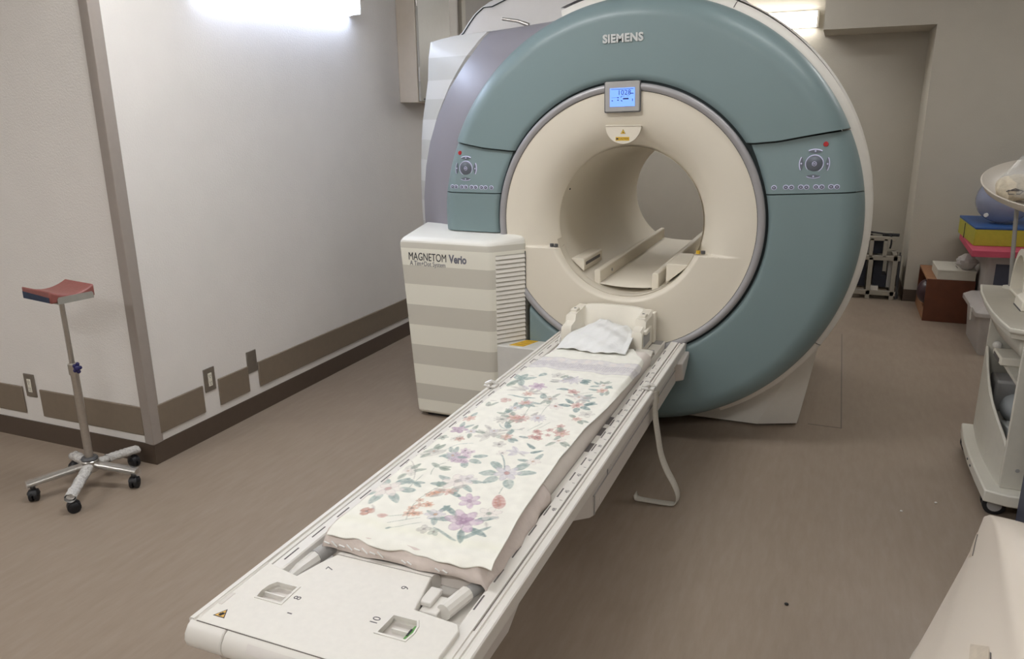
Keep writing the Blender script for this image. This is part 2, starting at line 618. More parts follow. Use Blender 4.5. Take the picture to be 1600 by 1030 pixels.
up = lambda f, d: (lambda x: f(x) + d)
patch('ring_cover', lambda r: theta_at(r, up(zR_top, GAP), 1), lambda r: theta_at(r, up(zL_top, GAP), -1), TEAL, nt=160)
tiltL = lambda p: 0.09 * max(0, p[2] - 1.18)
tiltR = lambda p: 0.09 * max(0, p[2] - zR_low(p[0]))
patch('control_panel', lambda r: theta_at(r, up(zL_top, -GAP), -1), lambda r: theta_at(r, up(zL_low, 0.003), -1), TEAL, 'left control panel', tiltL, 50)
patch('ring_cover', lambda r: theta_at(r, up(zL_low, -0.002), -1), lambda r: theta_at(r, zL_bot, -1), TEAL, 'small teal cover above the tower', None, 40)
patch('control_panel', lambda r: theta_at(r, up(zR_low, 0.003), 1), lambda r: theta_at(r, up(zR_top, -GAP), 1), TEAL, 'right control panel', tiltR, 50)


def low_end(r):
    cx, cz = centre(r)
    return PI + math.acos(max(-1, min(1, (0.475 + cx) / r))) - 2 * PI


patch('ring_cover', low_end, lambda r: theta_at(r, up(zR_low, -0.002), 1), TEAL, None, None, 200)
# dark inner shell behind the panel seams (two sectors, so it stays clear of the tower)
rin = [(0.60, 0.03), (0.97, 0.03), (0.97, 0.30)]
shell = MB()
nseg = 200
a0 = low_end(0.9) + 0.06
a1 = theta_at(0.9, zL_bot, -1) - 0.02
rings = []
for i in range(nseg + 1):
    th = a0 + (a1 - a0) * i / nseg
    rings.append([(0.03 * (r > 0.8) + r * math.cos(th), y, ZC + r * math.sin(th)) for r, y in ((0.62, 0.022), (0.80, 0.024), (0.90, 0.045), (0.965, 0.10), (0.965, 0.30), (0.62, 0.30))])
shell.loft(rings, cap=True).build('inner_shell', DARK, S)

# ivory front cover, funnel, bore
def front_y(r, z):
    if r > 0.56:
        return 0.002
    u = min(1.0, max(0.0, (0.56 - r) / 0.21))
    upper = 0.002 + 0.115 * (0.12 * u + 0.88 * u ** 3.2)
    u2 = min(1.0, max(0.0, (0.378 - r) / 0.025))
    lower = 0.002 + 0.030 * u2 ** 2
    k = min(1.0, max(0.0, (z - 0.921) / 0.004))
    return lower + (upper - lower) * k


mb = MB()
NT = 900
frs = list(np.linspace(0.598, 0.56, 4)) + list(np.linspace(0.55, 0.385, 24)) + list(np.linspace(0.380, 0.350, 10))
rings = []
for r in frs:
    rings.append([(r * math.cos(2 * PI * i / NT), front_y(r, ZC + r * math.sin(2 * PI * i / NT)), ZC + r * math.sin(2 * PI * i / NT)) for i in range(NT)])
mb.loft(rings, cap=False)
mb.build('front_cover', FRONT, S, smooth=50)
MB().lathe([(0.598, 0.10), (0.598, 0.0), (0.597, 0.002)], (0, 0, ZC), 'y', 128).build('cover_edge', FRONT, S)
MB().lathe([(0.3505, 0.10), (0.35, 0.14), (0.35, 1.69), (0.365, 1.72), (0.42, 1.75), (0.5, 1.765)], (0, 0, ZC), 'y', 128).build('bore_tube', FRONT, S)
MB().lathe([(0.3500, 0.028), (0.353, 0.10), (0.352, 0.104)], (0, 0, ZC), 'y', 160, R(195), R(345)).build('bore_lip', FRONT, S)
# grey trim ring
MB().lathe([(0.600, 0.03), (0.600, -0.001), (0.602, -0.004), (0.612, -0.009), (0.622, -0.009), (0.630, -0.004), (0.632, 0.0), (0.632, 0.03)], (0, 0, ZC), 'y', 192).build('trim_ring', GREYRING, S)
MB().lathe([(0.597, 0.02), (0.597, 0.0015), (0.6, 0.001)], (0, 0, ZC), 'y', 160).build('ring_gap', DARK, S)
# white rim behind the teal
ra0, ra1 = R(-64), R(112)
MB().lathe([(0.965, 0.107), (1.000, 0.110), (1.022, 0.122), (1.030, 0.134)], (0.028, 0, ZC + 0.012), 'y', 160, ra0, ra1).build('rim', RIM, S)
MB().lathe([(1.030, 0.135), (1.037, 0.19), (1.041, 0.26), (1.032, 0.34), (1.0, 0.40)], (0.022, 0, ZC + 0.022), 'y', 160, ra0, ra1).build('rim_band', RIM, S)
for aa in (R(66.5), R(-32)):
    p = [(0.028 + r * math.cos(aa), y, ZC + 0.012 + r * math.sin(aa)) for r, y in ((1.0, 0.109), (1.022, 0.121), (1.03, 0.133))]
    MB().tube(p, 0.0018, 6).build('rim_seam', MARK, S)
# magnet vessel
MB().lathe([(0.42, 1.74), (0.93, 1.74), (0.985, 1.68), (0.985, 0.36), (0.90, 0.30)], (0, 0, ZC), 'y', 96).build('magnet_vessel', RIM, S)

# mauve grey collar on the left
outl = [(-0.30, 2.020), (-0.473, 1.992), (-0.640, 1.977), (-0.800, 1.962), (-0.835, 1.935), (-0.948, 1.812), (-1.047, 1.683), (-1.122, 1.543), (-1.171, 1.415), (-1.202, 1.285), (-1.222, 1.12), (-1.223, 1.03), (-1.221, 0.965)]
inn = []
for x, z in outl:
    th = math.atan2(z - (ZC + 0.008), x - 0.03)
    if th < 0:
        th += 2 * PI
    inn.append((0.03 + 0.972 * math.cos(th), ZC + 0.008 + 0.972 * math.sin(th)))
rings = []
for (x, z), (xi, zi) in zip(outl, inn):
    rings.append([(xi, 0.125, zi), (xi + (x - xi) * 0.35, 0.15, zi + (z - zi) * 0.35), (xi + (x - xi) * 0.9, 0.275, zi + (z - zi) * 0.9), (x, 0.30, z), (x, 0.345, z)])
MB().loft(rings, cap=False, closed=False).build('collar', COLLAR, S)
# striped side wing
wout = [(-0.25, 2.01), (-0.60, 1.99), (-1.06, 1.962), (-1.135, 1.951), (-1.2, 1.938), (-1.217, 1.859), (-1.226, 1.74), (-1.247, 1.636), (-1.269, 1.53), (-1.282, 1.42), (-1.290, 1.31), (-1.295, 1.187), (-1.295, 1.06), (-1.290, 0.93), (-1.27, 0.6), (-1.23, 0.04)]
win = [(-0.25, 2.0), (-0.473, 1.99), (-0.806, 1.965), (-0.85, 1.925), (-0.93, 1.84), (-0.99, 1.765), (-1.04, 1.70), (-1.085, 1.62), (-1.125, 1.542), (-1.165, 1.435), (-1.195, 1.32), (-1.214, 1.20), (-1.224, 1.08), (-1.223, 0.96), (-1.20, 0.6), (-1.16, 0.04)]
stripesW = [0.09, 0.20, 0.31, 0.42, 0.53, 0.64, 0.75, 0.86, 0.97, 1.085, 1.20, 1.318, 1.424, 1.530, 1.634, 1.738, 1.852]
A, B = rgb(206, 205, 201), rgb(190, 189, 183)
STRW = stripe_mat('wing_stripes', stripesW, [A if i % 2 == (len(stripesW) % 2) else B for i in range(len(stripesW) + 1)])
rings = []
for (x, z), (xi, zi) in zip(wout, win):
    zt = 0.02 if z > 1.93 else 0
    rings.append([(xi, 0.335, zi), (xi + (x - xi) * 0.08, 0.322, zi + (z - zi) * 0.08), (xi + (x - xi) * 0.93, 0.392, zi + (z - zi) * 0.93), (x, 0.405, z), (x, 0.45, z), (x, 1.60, z), (x + 0.06, 1.70, z)])
MB().loft(rings, cap=False, closed=False).build('side_wing', STRW, S)
# white hump on top of the magnet
def hump_prof(dz=0.0, inset=0.0):
    xs = [-1.10, -1.06, -1.02, -0.985, -0.94, -0.89, -0.80, -0.66, -0.45, -0.2, 0.0, 0.2, 0.38, 0.52, 0.62]
    zs = [1.962, 1.990, 2.040, 2.078, 2.110, 2.135, 2.168, 2.195, 2.215, 2.222, 2.215, 2.18, 2.10, 1.98, 1.80]
    return [(x + inset * (1 if x < 0 else -1), z - inset * (0.3 if abs(x) > 0.9 else 1) + dz) for x, z in zip(xs, zs)]


rings = []
for y, ins in ((0.455, 0.10), (0.458, 0.05), (0.475, 0.018), (0.51, 0.0), (1.45, 0.0), (1.56, 0.05), (1.60, 0.14)):
    p = hump_prof(0, ins)
    rings.append([(0.40, y, 1.7)] + [(-1.0 + 0.0, y, 1.75)] + [(x, y, z) for x, z in p])
MB().loft(rings, cap=True).build('top_housing', mat('housing_white', rgb(203, 199, 195), 0.5, noise=0.01), S, smooth=50)
p = hump_prof(0.0, 0.032)
MB().tube([(x, 0.4625, z) for x, z in p[0:7]], 0.003, 6).build('housing_seam', DARK, S)
MB().box(-0.36, -0.356, 0.452, 0.47, 2.02, 2.16).build('housing_seam', MARK, S)
# latch rod lying on the shoulder
MB().tube([(-0.742, 0.33, 2.022), (-0.66, 0.33, 2.008), (-0.60, 0.33, 1.986)], [0.008, 0.009, 0.011], 10).build('latch_rod', STEEL, S)
MB().cyl((-0.600, 0.33, 1.985), (-0.595, 0.34, 1.962), 0.008).build('latch_pivot', STEEL, S)

# splayed white foot on the right
bot = [(0.20, 0.335), (0.637, 0.335), (0.827, 0.417), (0.85, 1.60), (0.20, 1.60)]
mid = [(0.22, 0.31), (0.745, 0.325), (0.868, 0.410), (0.90, 1.60), (0.20, 1.60)]
top = [(0.24, 0.29), (0.85, 0.31), (0.895, 0.40), (0.93, 1.60), (0.20, 1.60)]
rings = []
for k in range(9):
    u = k / 8
    rings.append([(a[0] * (1 - u) ** 2 + 2 * u * (1 - u) * b[0] + u * u * c[0], a[1] * (1 - u) ** 2 + 2 * u * (1 - u) * b[1] + u * u * c[1], 0.012 + 0.46 * u) for a, b, c in zip(bot, mid, top)])
MB().loft(rings).build('foot', RIM, S, smooth=20)
MB().box(0.24, 0.80, 0.43, 1.55, 0.0, 0.012).build('foot_pad', BLACK, S)
MB().box(-0.9, -0.3, 0.42, 1.6, 0.0, 0.4).build('foot', RIM, S)

# lettering, display, label
TL = R(-1.3)
text('lettering', 'SIEMENS', 0.047, at_front(-0.026, 0.001, 1.871, TL), LETTER, S, 0.0035, 0.0020, sx=0.985, kern=1.07, label='raised silver letters on the teal ring')
D = MB().prism(rrect(-0.079, 0.079, -0.066, 0.064, 0.006), 'y', -0.014, 0.02)
D.xf(Matrix.Translation((-0.019, 0, 1.626)) @ Matrix.Rotation(TL, 4, 'Y'))
disp = D.build('display', GREYP, S, bevel=0.003)
MB().prism(rrect(-0.083, 0.083, -0.070, 0.066, 0.006), 'y', -0.010, 0.0).xf(Matrix.Translation((-0.019, 0, 1.626)) @ Matrix.Rotation(TL, 4, 'Y')).build('display_gap', DGREY, S)
TM = Matrix.Translation((-0.019, 0, 1.626)) @ Matrix.Rotation(TL, 4, 'Y')
scr = MB().box(-0.056, 0.058, -0.0155, -0.013, -0.044, 0.036).xf(TM).build('screen', SCREEN, disp)
scr['label'] = 'glowing blue screen'


def on_disp(x, z):
    return TM @ Matrix.Translation((x, -0.0158, z)) @ FACE_Y


text('readout', '1028', 0.030, on_disp(0.010, 0.015), LCDINK, disp, 0.0002, 0.0, kern=1.05)
k = MB()
for x0, x1, z0, z1 in ((-0.05, 0.052, 0.0295, 0.0315), (0.036, 0.052, 0.009, 0.0125), (-0.048, -0.022, -0.0055, -0.0045), (-0.048, -0.042, -0.020, -0.016), (-0.022, -0.015, -0.0075, -0.0035),
                       (-0.022, -0.015, -0.018, -0.014), (0.004, 0.030, -0.014, -0.008), (0.046, 0.049, -0.022, -0.012), (0.0, 0.012, 0.0, 0.0012), (0.02, 0.034, 0.0, 0.0012)):
    k.box(x0, x1, -0.0160, -0.0154, z0, z1)
k.add([(-0.008, -0.016, -0.004), (-0.004, -0.016, -0.006), (0.002, -0.016, 0.004)], [(0, 1, 2)])
k.add([(-0.008, -0.016, -0.017), (0.0, -0.016, -0.017), (0.002, -0.016, -0.024)], [(0, 1, 2)])
k.xf(TM).build('readout_symbols', LCDINK, disp)
# half-round label field below the display
hd = [(-0.014 + 0.082 * math.cos(a), 1.497 + 0.078 * math.sin(a)) for a in np.linspace(PI, 2 * PI, 28)]
lf = MB().loft([[(x, 0.0 + 0.02, z) for x, z in hd], [(x, -0.0008 + 0.0155 * (1 - (1.497 - z) / 0.078) * 0.0, z) for x, z in hd]]).build('label_field', FRONT, S)
MB().box(-0.096, 0.068, -0.004, 0.004, 1.4965, 1.501).build('label_ledge', FRONT, S, bevel=0.0015)
MB().loft([[(x, 0.0, z) for x, z in ((-0.026, 1.463), (-0.002, 1.463), (-0.014, 1.484))], [(x, -0.0015, z) for x, z in ((-0.026, 1.463), (-0.002, 1.463), (-0.014, 1.484))]]).build('warning_triangle', INK, S)
MB().loft([[(x, -0.0012, z) for x, z in ((-0.024, 1.4635), (-0.004, 1.4635), (-0.014, 1.482))], [(x, -0.002, z) for x, z in ((-0.024, 1.4635), (-0.004, 1.4635), (-0.014, 1.482))]]).build('warning_triangle', YEL, S)
MB().sphere((-0.014, -0.002, 1.469), 0.0028, 8, 6).build('warning_symbol', TXT, S)
MB().box(-0.048, 0.016, -0.0016, 0.0, 1.433, 1.449).build('warning_label', YEL, S)
text('warning_text', 'CAUTION', 0.010, at_front(-0.010, -0.0017, 1.441), TXT, S, 0.0002)
MB().box(-0.045, -0.035, -0.0019, -0.0012, 1.437, 1.445).build('warning_symbol', TXT, S)
# small sockets on the two ledges
for sx, zz in ((-1, 0.926), (1, 0.930)):
    for j, m_ in ((0, YEL if sx > 0 else DGREY), (1, DGREY)):
        x = sx * 0.345 + j * 0.022 * sx
        MB().lathe([(0.004, -0.002), (0.010, -0.002), (0.010, 0.012), (0.004, 0.012)], (x, 0.03, zz), 'z', 14).build('ledge_socket', m_, S)

# things inside the bore
rl = MB()
rl.prism([(-0.172, 0.708), (-0.142, 0.698), (-0.142, 0.800), (-0.148, 0.806), (-0.166, 0.806), (-0.172, 0.800)], 'y', 0.115, 1.66)
rl.build('bore_rail', FRONT, S, bevel=0.003)
MB().prism([(0.118, 0.70), (0.15, 0.71), (0.15, 0.80), (0.145, 0.806), (0.122, 0.806), (0.118, 0.800)], 'y', 0.115, 1.66).build('bore_rail', FRONT, S, bevel=0.003)
MB().prism([(-0.292, 0.855), (-0.225, 0.795), (-0.222, 0.800), (-0.222, 0.852), (-0.228, 0.858), (-0.288, 0.858)], 'y', 0.105, 0.42).build('bore_block', FRONT, S, bevel=0.003)
MB().prism([(-0.224, 0.822), (-0.221, 0.822), (-0.221, 0.838), (-0.224, 0.838)], 'y', 0.13, 0.38).build('block_slot', MARK, S)
MB().prism([(0.187, 0.763), (0.292, 0.853), (0.288, 0.858), (0.192, 0.858), (0.187, 0.85)], 'y', 0.105, 0.42).build('bore_block', FRONT, S, bevel=0.003)
pan = MB()
pan.grid(lambda u, v: (u, v, 0.728 + 0.5 * u * u), list(np.linspace(-0.143, 0.119, 14)), [0.112, 0.9, 1.66]).build('bore_floor', FRONT, S, solid=0.004)
MB().cyl((-0.141, 0.33, 0.768), (-0.138, 0.33, 0.768), 0.008).build('rail_screw', GREYP, S)
for a in (R(156), R(250), R(286)):
    MB().sphere((0.3495 * math.cos(a), 0.16, ZC + 0.3495 * math.sin(a)), 0.005, 8, 6).build('bore_screw', DGREY, S)


def controls(cx, cz, row, side, red):
    """round pad, four crescents, a row of oval keys, red stop key on a control panel"""
    def py(x, z):
        k_ = math.hypot(x, z - ZC)
        for _ in range(4):
            c_x, c_z = centre(k_)
            k_ = math.hypot(x - c_x, z - c_z)
        base = teal_y(k_)
        lo = 1.18 if side < 0 else zR_low(x)
        return base + 0.09 * max(0, z - lo)

    def disc(name, x, z, r, m_, h=0.004, parent=S, sxk=1.0, n=24, r1=None):
        y = py(x, z)
        b = MB().lathe([(0.0, -h), (r * 0.8, -h), (r, -h * 0.4), (r, 0.006)], (0, 0, 0), 'y', n)
        b.v = [(p[0] * sxk + x, p[1] + y, p[2] + z) for p in b.v]
        return b.build(name, m_, parent)
    y = py(cx, cz)
    ring = MB().lathe([(0.0335, 0.004), (0.0335, -0.002), (0.036, -0.003), (0.038, 0.004)], (cx, y, cz), 'y', 32).build('pad_ring', GLOW, S)
    pad = disc('direction_pad', cx, cz, 0.0335, BTN, 0.005)
    disc('pad_centre', cx, cz, 0.011, GLOW, 0.0062, pad)
    disc('pad_centre', cx, cz, 0.009, BTN, 0.0068, pad)
    MB().box(cx - 0.005, cx + 0.005, y - 0.0076, y - 0.005, cz - 0.0015, cz + 0.0015).build('pad_symbol', GLOW, pad)
    for ang in (0, 90, 180, 270):
        a0_, a1_ = R(ang - 27), R(ang + 27)
        arcs = [(a0_ + (a1_ - a0_) * i / 10) for i in range(11)]
        out = [(cx + 0.061 * math.cos(a), cz + 0.061 * math.sin(a)) for a in arcs]
        mid_ = [(cx + 0.0575 * math.cos(a), cz + 0.0575 * math.sin(a)) for a in arcs]
        inn_ = [(cx + (0.0430 + 0.011 * ((a - (a0_ + a1_) / 2) / R(27)) ** 2) * math.cos(a), cz + (0.0430 + 0.011 * ((a - (a0_ + a1_) / 2) / R(27)) ** 2) * math.sin(a)) for a in arcs]
        b = MB()
        b.loft([[(x, py(x, z) - 0.003, z) for x, z in mid_], [(x, py(x, z) - 0.003, z) for x, z in inn_], [(x, py(x, z) + 0.004, z) for x, z in inn_]], cap=False, closed=False)
        kb = b.build('crescent_key', BTN, S)
        b = MB()
        b.loft([[(x, py(x, z) + 0.004, z) for x, z in out], [(x, py(x, z) - 0.002, z) for x, z in out], [(x, py(x, z) - 0.004, z) for x, z in mid_]], cap=False, closed=False)
        b.build('backlight', GLOW, kb)
        sx_, sz_ = cx + 0.0515 * math.cos(R(ang)), cz + 0.0515 * math.sin(R(ang))
        MB().sphere((sx_, py(sx_, sz_) - 0.004, sz_), 0.0035, 8, 6, (1, 0.4, 1)).build('key_symbol', GLOW, kb)
    for x, z, double in row:
        for dx in ((-0.0112, 0.0112) if double else (0,)):
            kb = disc('oval_key', x + dx, z, 0.0104, GLOW, 0.002, S, 1.12, 18)
            disc('key_cap', x + dx, z, 0.0080, BTN, 0.0042, kb, 1.12, 16)
            MB().box(x + dx - 0.003, x + dx + 0.003, py(x + dx, z) - 0.0052, py(x + dx, z) - 0.002, z - 0.0014, z + 0.0014).build('key_symbol', GLOW, kb)
    disc('stop_key', red[0], red[1], 0.0105, RED, 0.006)['label'] = 'red round key'


controls(-0.818, 1.297, [(-0.884, 1.206, 1), (-0.829, 1.206, 1), (-0.774, 1.206, 1), (-0.719, 1.206, 1), (-0.676, 1.206, 0)], -1, (-0.855, 1.372))
controls(0.808, 1.338, [(0.655, 1.236, 0), (0.714, 1.239, 1), (0.774, 1.241, 1), (0.834, 1.243, 1), (0.893, 1.245, 1)], 1, (0.846, 1.418))
MB().box(0.938, 0.952, 0.040, 0.052, 0.952, 0.962).xf(Matrix.Identity(4)).build('chip_mark', FRONT, S)

# ================================================================== EQUIPMENT TOWER
T = thing('equipment_tower', 'striped white and grey cabinet with louvres beside the scanner', 'cabinet', (-0.85, 0, 0))
lv = [0.09, 0.18, 0.29, 0.395, 0.50, 0.61, 0.715, 0.82, 0.902, 0.932]
A2, B2 = rgb(226, 223, 210), rgb(198, 194, 182)
STRT = stripe_mat('tower_stripes', lv, [A2, B2, A2, B2, A2, B2, A2, B2, A2, B2, rgb(226, 224, 216)])


def tower_ring(z, ins=0.0):
    u = min(1, max(0, z / 0.95))
    fl = -1.060 - 0.068 * u
    pl = [(fl + ins, -0.15 + ins), (-0.640 - ins, -0.152 + ins), (-0.612 - ins, -0.140 + ins), (-0.497 - ins * 1.4, 0.0 + ins * 0.3), (-0.497 - ins, 0.112 - ins), (-1.16 + ins, 0.20 - ins)]
    dz = lambda y: 0.0 if z < 0.93 else (y + 0.15) * 0.11
    return [(x, y, z + dz(y)) for x, y in pl]


MB().loft([tower_ring(0.018, 0.012), tower_ring(0.03), tower_ring(0.42), tower_ring(0.88), tower_ring(0.925), tower_ring(0.945, 0.004), tower_ring(0.957, 0.016), tower_ring(0.962, 0.035)]).build('cabinet_body', STRT, T, smooth=30, bevel=0.008)
MB().box(-1.02, -0.55, -0.12, 0.10, 0.0, 0.03).build('plinth', BLACK, T)
# louvres on the slanted side
du = Vector((-0.497 + 0.612, 0.14, 0)).normalized()
nu = Vector((du.y, -du.x, 0))
p0 = Vector((-0.612, -0.140, 0))
L = 0.181
b = MB()
nsl = 20
for i in range(nsl):
    z = 0.446 + i * 0.0222
    r_ = []
    for s_ in (0.014, L - 0.004):
        q = p0 + du * s_
        r_.append([tuple(q + nu * d + Vector((0, 0, z + h))) for d, h in ((0.001, 0.0), (0.006, 0.001), (0.0068, 0.004), (0.001, 0.0215))])
    b.loft(r_)
b.build('louvre_grille', WHITE2, T, smooth=25)
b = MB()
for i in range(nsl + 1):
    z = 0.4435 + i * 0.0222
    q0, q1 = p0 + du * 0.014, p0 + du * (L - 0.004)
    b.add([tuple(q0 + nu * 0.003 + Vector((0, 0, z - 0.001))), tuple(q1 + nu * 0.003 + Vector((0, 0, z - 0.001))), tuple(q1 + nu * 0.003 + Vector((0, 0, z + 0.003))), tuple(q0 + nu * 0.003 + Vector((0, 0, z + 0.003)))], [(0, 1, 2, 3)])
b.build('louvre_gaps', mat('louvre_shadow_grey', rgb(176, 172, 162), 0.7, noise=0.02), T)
q0, q1 = p0 + du * (L - 0.003), p0 + du * L
MB().loft([[tuple(q0 + nu * d + Vector((0, 0, z))) for d, z in ((0, 0.40), (0.004, 0.40), (0.004, 0.90), (0, 0.90))], [tuple(q1 + nu * d + Vector((0, 0, z))) for d, z in ((0, 0.40), (0.004, 0.40), (0.004, 0.90), (0, 0.90))]]).build('edge_seam', DGREY, T)
# text
FM = Matrix.Translation((-1.078, -0.1515, 0.866)) @ Matrix.Rotation(R(0.6), 4, 'Y') @ FACE_Y
text('lettering', 'MAGNETOM', 0.056, FM, TXT, T, 0.0005, 0.0, align='LEFT', sx=0.69, label='dark printed letters')
text('lettering', 'Verio', 0.056, Matrix.Translation((-0.845, -0.1515, 0.863)) @ Matrix.Rotation(R(0.6), 4, 'Y') @ FACE_Y, TXTG, T, 0.0005, 0.0022, align='LEFT', sx=0.76, label='grey bold letters')
text('lettering', 'A Tim+Dot System', 0.034, Matrix.Translation((-1.070, -0.1515, 0.832)) @ Matrix.Rotation(R(0.6), 4, 'Y') @ FACE_Y, TXTG, T, 0.0005, 0.0, align='LEFT', sx=0.76, label='small line of print')
# low box beside the table with a yellow label
LB = thing('junction_box', 'low grey box with yellow label between tower and table', 'box', (-0.45, -0.05, 0))
MB().prism(rrect(-0.596, -0.345, -0.147, 0.0, 0.008), 'z', 0.0, 0.44).build('box_body', mat('box_grey', rgb(206, 204, 198), 0.5, noise=0.02), LB, bevel=0.004)
pts = [(-0.540, -0.120), (-0.462, -0.120), (-0.425, -0.008), (-0.490, -0.008)]
MB().loft([[(x, y, 0.440) for x, y in pts], [(x, y, 0.4412) for x, y in pts]]).build('warning_label', YEL, LB)
b = MB()
for i in range(3):
    b.box(-0.515 + 0.018 * i, -0.460 + 0.012 * i, -0.100 + 0.030 * i, -0.095 + 0.030 * i, 0.4413, 0.4418)
b.build('warning_print', CARAMEL, LB)

# ================================================================== PATIENT TABLE
PT = thing('patient_table', 'long white sliding patient table in front of the scanner', 'table', (0, -1.2, 0))
TW, TZ, Y0, Y1 = 0.3155, 0.506, -2.462, 0.06


def table_profile():
    h = [(TW, TZ - 0.038), (TW, TZ - 0.003), (TW - 0.003, TZ), (TW - 0.014, TZ), (TW - 0.015, TZ - 0.006), (TW - 0.024, TZ - 0.006), (TW - 0.025, TZ - 0.001), (TW - 0.031, TZ - 0.001), (TW - 0.032, TZ - 0.004), (TW - 0.036, TZ - 0.004),
         (TW - 0.037, TZ), (0.248, TZ), (0.2445, TZ - 0.003), (0.238, TZ - 0.03), (0.230, TZ - 0.038)]
    l = [(-x, z) for x, z in reversed(h)]
    return h + l


pr = table_profile()
bt = [(-0.285, TZ - 0.055), (0.285, TZ - 0.055)]
ring = pr + bt
MB().loft([[(x, y, z) for x, z in ring] for y in (Y0 + 0.01, Y1)]).build('tabletop', WHITE, PT, smooth=30)
for sx in (-1, 1):
    x = 0.252 if sx > 0 else -0.266
    yy = -2.202 if sx > 0 else -2.193
    k_ = 0
    while yy < -0.2:
        MB().box(x - 0.0020, x + 0.0020, yy, yy + 0.056, TZ + 0.0001, TZ + 0.0006).build('slot_mark', MARK, PT)
        yy += 0.1105
    b = MB()
    xx = sx * 0.268 if sx > 0 else -0.256
    for yy in np.arange(-1.72, -0.45, 0.112):
        text('scale_number', str(int(48 - 20 * (yy + 1.72))), 0.017, Matrix.Translation((xx, yy, TZ + 0.0002)) @ Matrix.Rotation(R(90 * sx), 4, 'Z'), INK, PT, 0.0002)
        MB().box(xx - 0.004, xx + 0.004, yy + 0.056, yy + 0.0575, TZ, TZ + 0.0004).build('scale_tick', INK, PT)
    MB().box(sx * (TW - 0.0345) - 0.0012, sx * (TW - 0.0345) + 0.0012, Y0 + 0.2, Y1, TZ - 0.0036, TZ - 0.0030).build('rail_groove', SEAM, PT)
# lower board beside the mattress with dark openings
MB().box(0.224, 0.2395, -1.72, -0.40, TZ - 0.036, TZ - 0.012).build('well_board', RIM, PT)
for yy in (-1.02, -1.125, -1.265):
    MB().box(0.2245, 0.239, yy - 0.04, yy + 0.03, TZ - 0.0121, TZ - 0.0112).build('well_socket', MARK, PT)
# head-end insert with connectors, right of the coil
MB().prism(rrect(0.165, 0.218, -0.30, 0.05, 0.006), 'z', TZ - 0.035, TZ - 0.004).build('connector_tray', RIM, PT, bevel=0.002)
MB().box(0.172, 0.210, -0.06, 0.0, TZ - 0.004, TZ - 0.002).build('connector_cover', GREYP, PT)
b = MB()
for yy in (-0.27, -0.235, -0.20):
    b.box(0.172, 0.206, yy, yy + 0.018, TZ - 0.004, TZ + 0.006)
b.build('connector', GREYP, PT, bevel=0.002)
MB().box(-0.30, 0.30, Y1 + 0.0, Y1 + 0.012, TZ - 0.01, TZ + 0.0015).build('end_stop', RIM, PT)
# foot plate with two windows
outl = [(-0.278, Y0 - 0.004), (0.262, Y0 - 0.004), (0.262, -2.292), (0.250, -2.272), (0.140, -2.262), (0.116, -2.142), (-0.146, -2.142), (-0.163, -2.185), (-0.182, -2.252), (-0.278, -2.232)]
hl = [(-0.216, -2.356), (-0.221, -2.332), (-0.219, -2.308), (-0.208, -2.288), (-0.146, -2.288), (-0.144, -2.356)]
hr = [(0.101, -2.362), (0.104, -2.295), (0.166, -2.294), (0.176, -2.312), (0.179, -2.334), (0.174, -2.362)]
plate('foot_plate', outl, [hl, hr], TZ - 0.03, TZ + 0.012, WHITE2, PT, 0.003)
for h, gx in ((hl, 0), (hr, 1)):
    cx = sum(p[0] for p in h) / len(h)
    cy = sum(p[1] for p in h) / len(h)
    inner = [(cx + (p[0] - cx) * 0.9, cy + (p[1] - cy) * 0.9) for p in h]
    plate('window_frame', [(cx + (p[0] - cx) * 1.04, cy + (p[1] - cy) * 1.04) for p in h], [inner], TZ + 0.004, TZ + 0.0135, RIM, PT)
    MB().loft([[(p[0], p[1], TZ - 0.02) for p in h], [(p[0], p[1], TZ - 0.006) for p in h]]).build('window_floor', OFFW, PT)
    MB().box(cx - 0.03, cx + 0.03, cy - 0.002, cy + 0.002, TZ - 0.006, TZ + 0.004).build('window_rib', WHITE, PT)
MB().loft([[(x, y, TZ - 0.004) for x, y in ((0.155, -2.35), (0.167, -2.35), (0.167, -2.305), (0.158, -2.305))], [(x + 0.006, y, TZ + 0.006) for x, y in ((0.155, -2.35), (0.167, -2.35), (0.167, -2.305), (0.158, -2.305))]]).build('lock_tag', GREENT, PT)
MB().box(0.162, 0.166, -2.340, -2.318, TZ + 0.004, TZ + 0.0075).build('lock_tag_mark', TXT, PT)
# rounded lip at the inner end of the plate and cross line
MB().box(-0.146, 0.116, -2.1425, -2.1412, TZ + 0.0112, TZ + 0.0122).build('plate_seam', SEAM, PT)
for body, x, y, a in (('8', -0.124, -2.323, 90), ('7', -0.125, -2.2, 90), ('10', 0.081, -2.327, 90), ('9', 0.081, -2.202, 90)):
    text('plate_number', body, 0.026, Matrix.Translation((x, y, TZ + 0.0122)) @ Matrix.Rotation(R(a), 4, 'Z'), INK, PT, 0.0002)
MB().box(-0.112, -0.100, -2.376, -2.373, TZ + 0.0119, TZ + 0.0123).build('plate_mark', INK, PT)
tri = [(-0.272 + 0.022, -2.425), (-0.207, -2.425), (-0.229, -2.385)]
tri = [(-0.257, -2.441), (-0.226, -2.441), (-0.2415, -2.413)]


def tri_in(k_):
    cx = sum(p[0] for p in tri) / 3
    cy = sum(p[1] for p in tri) / 3
    return [(cx + (p[0] - cx) * k_, cy + (p[1] - cy) * k_) for p in tri]


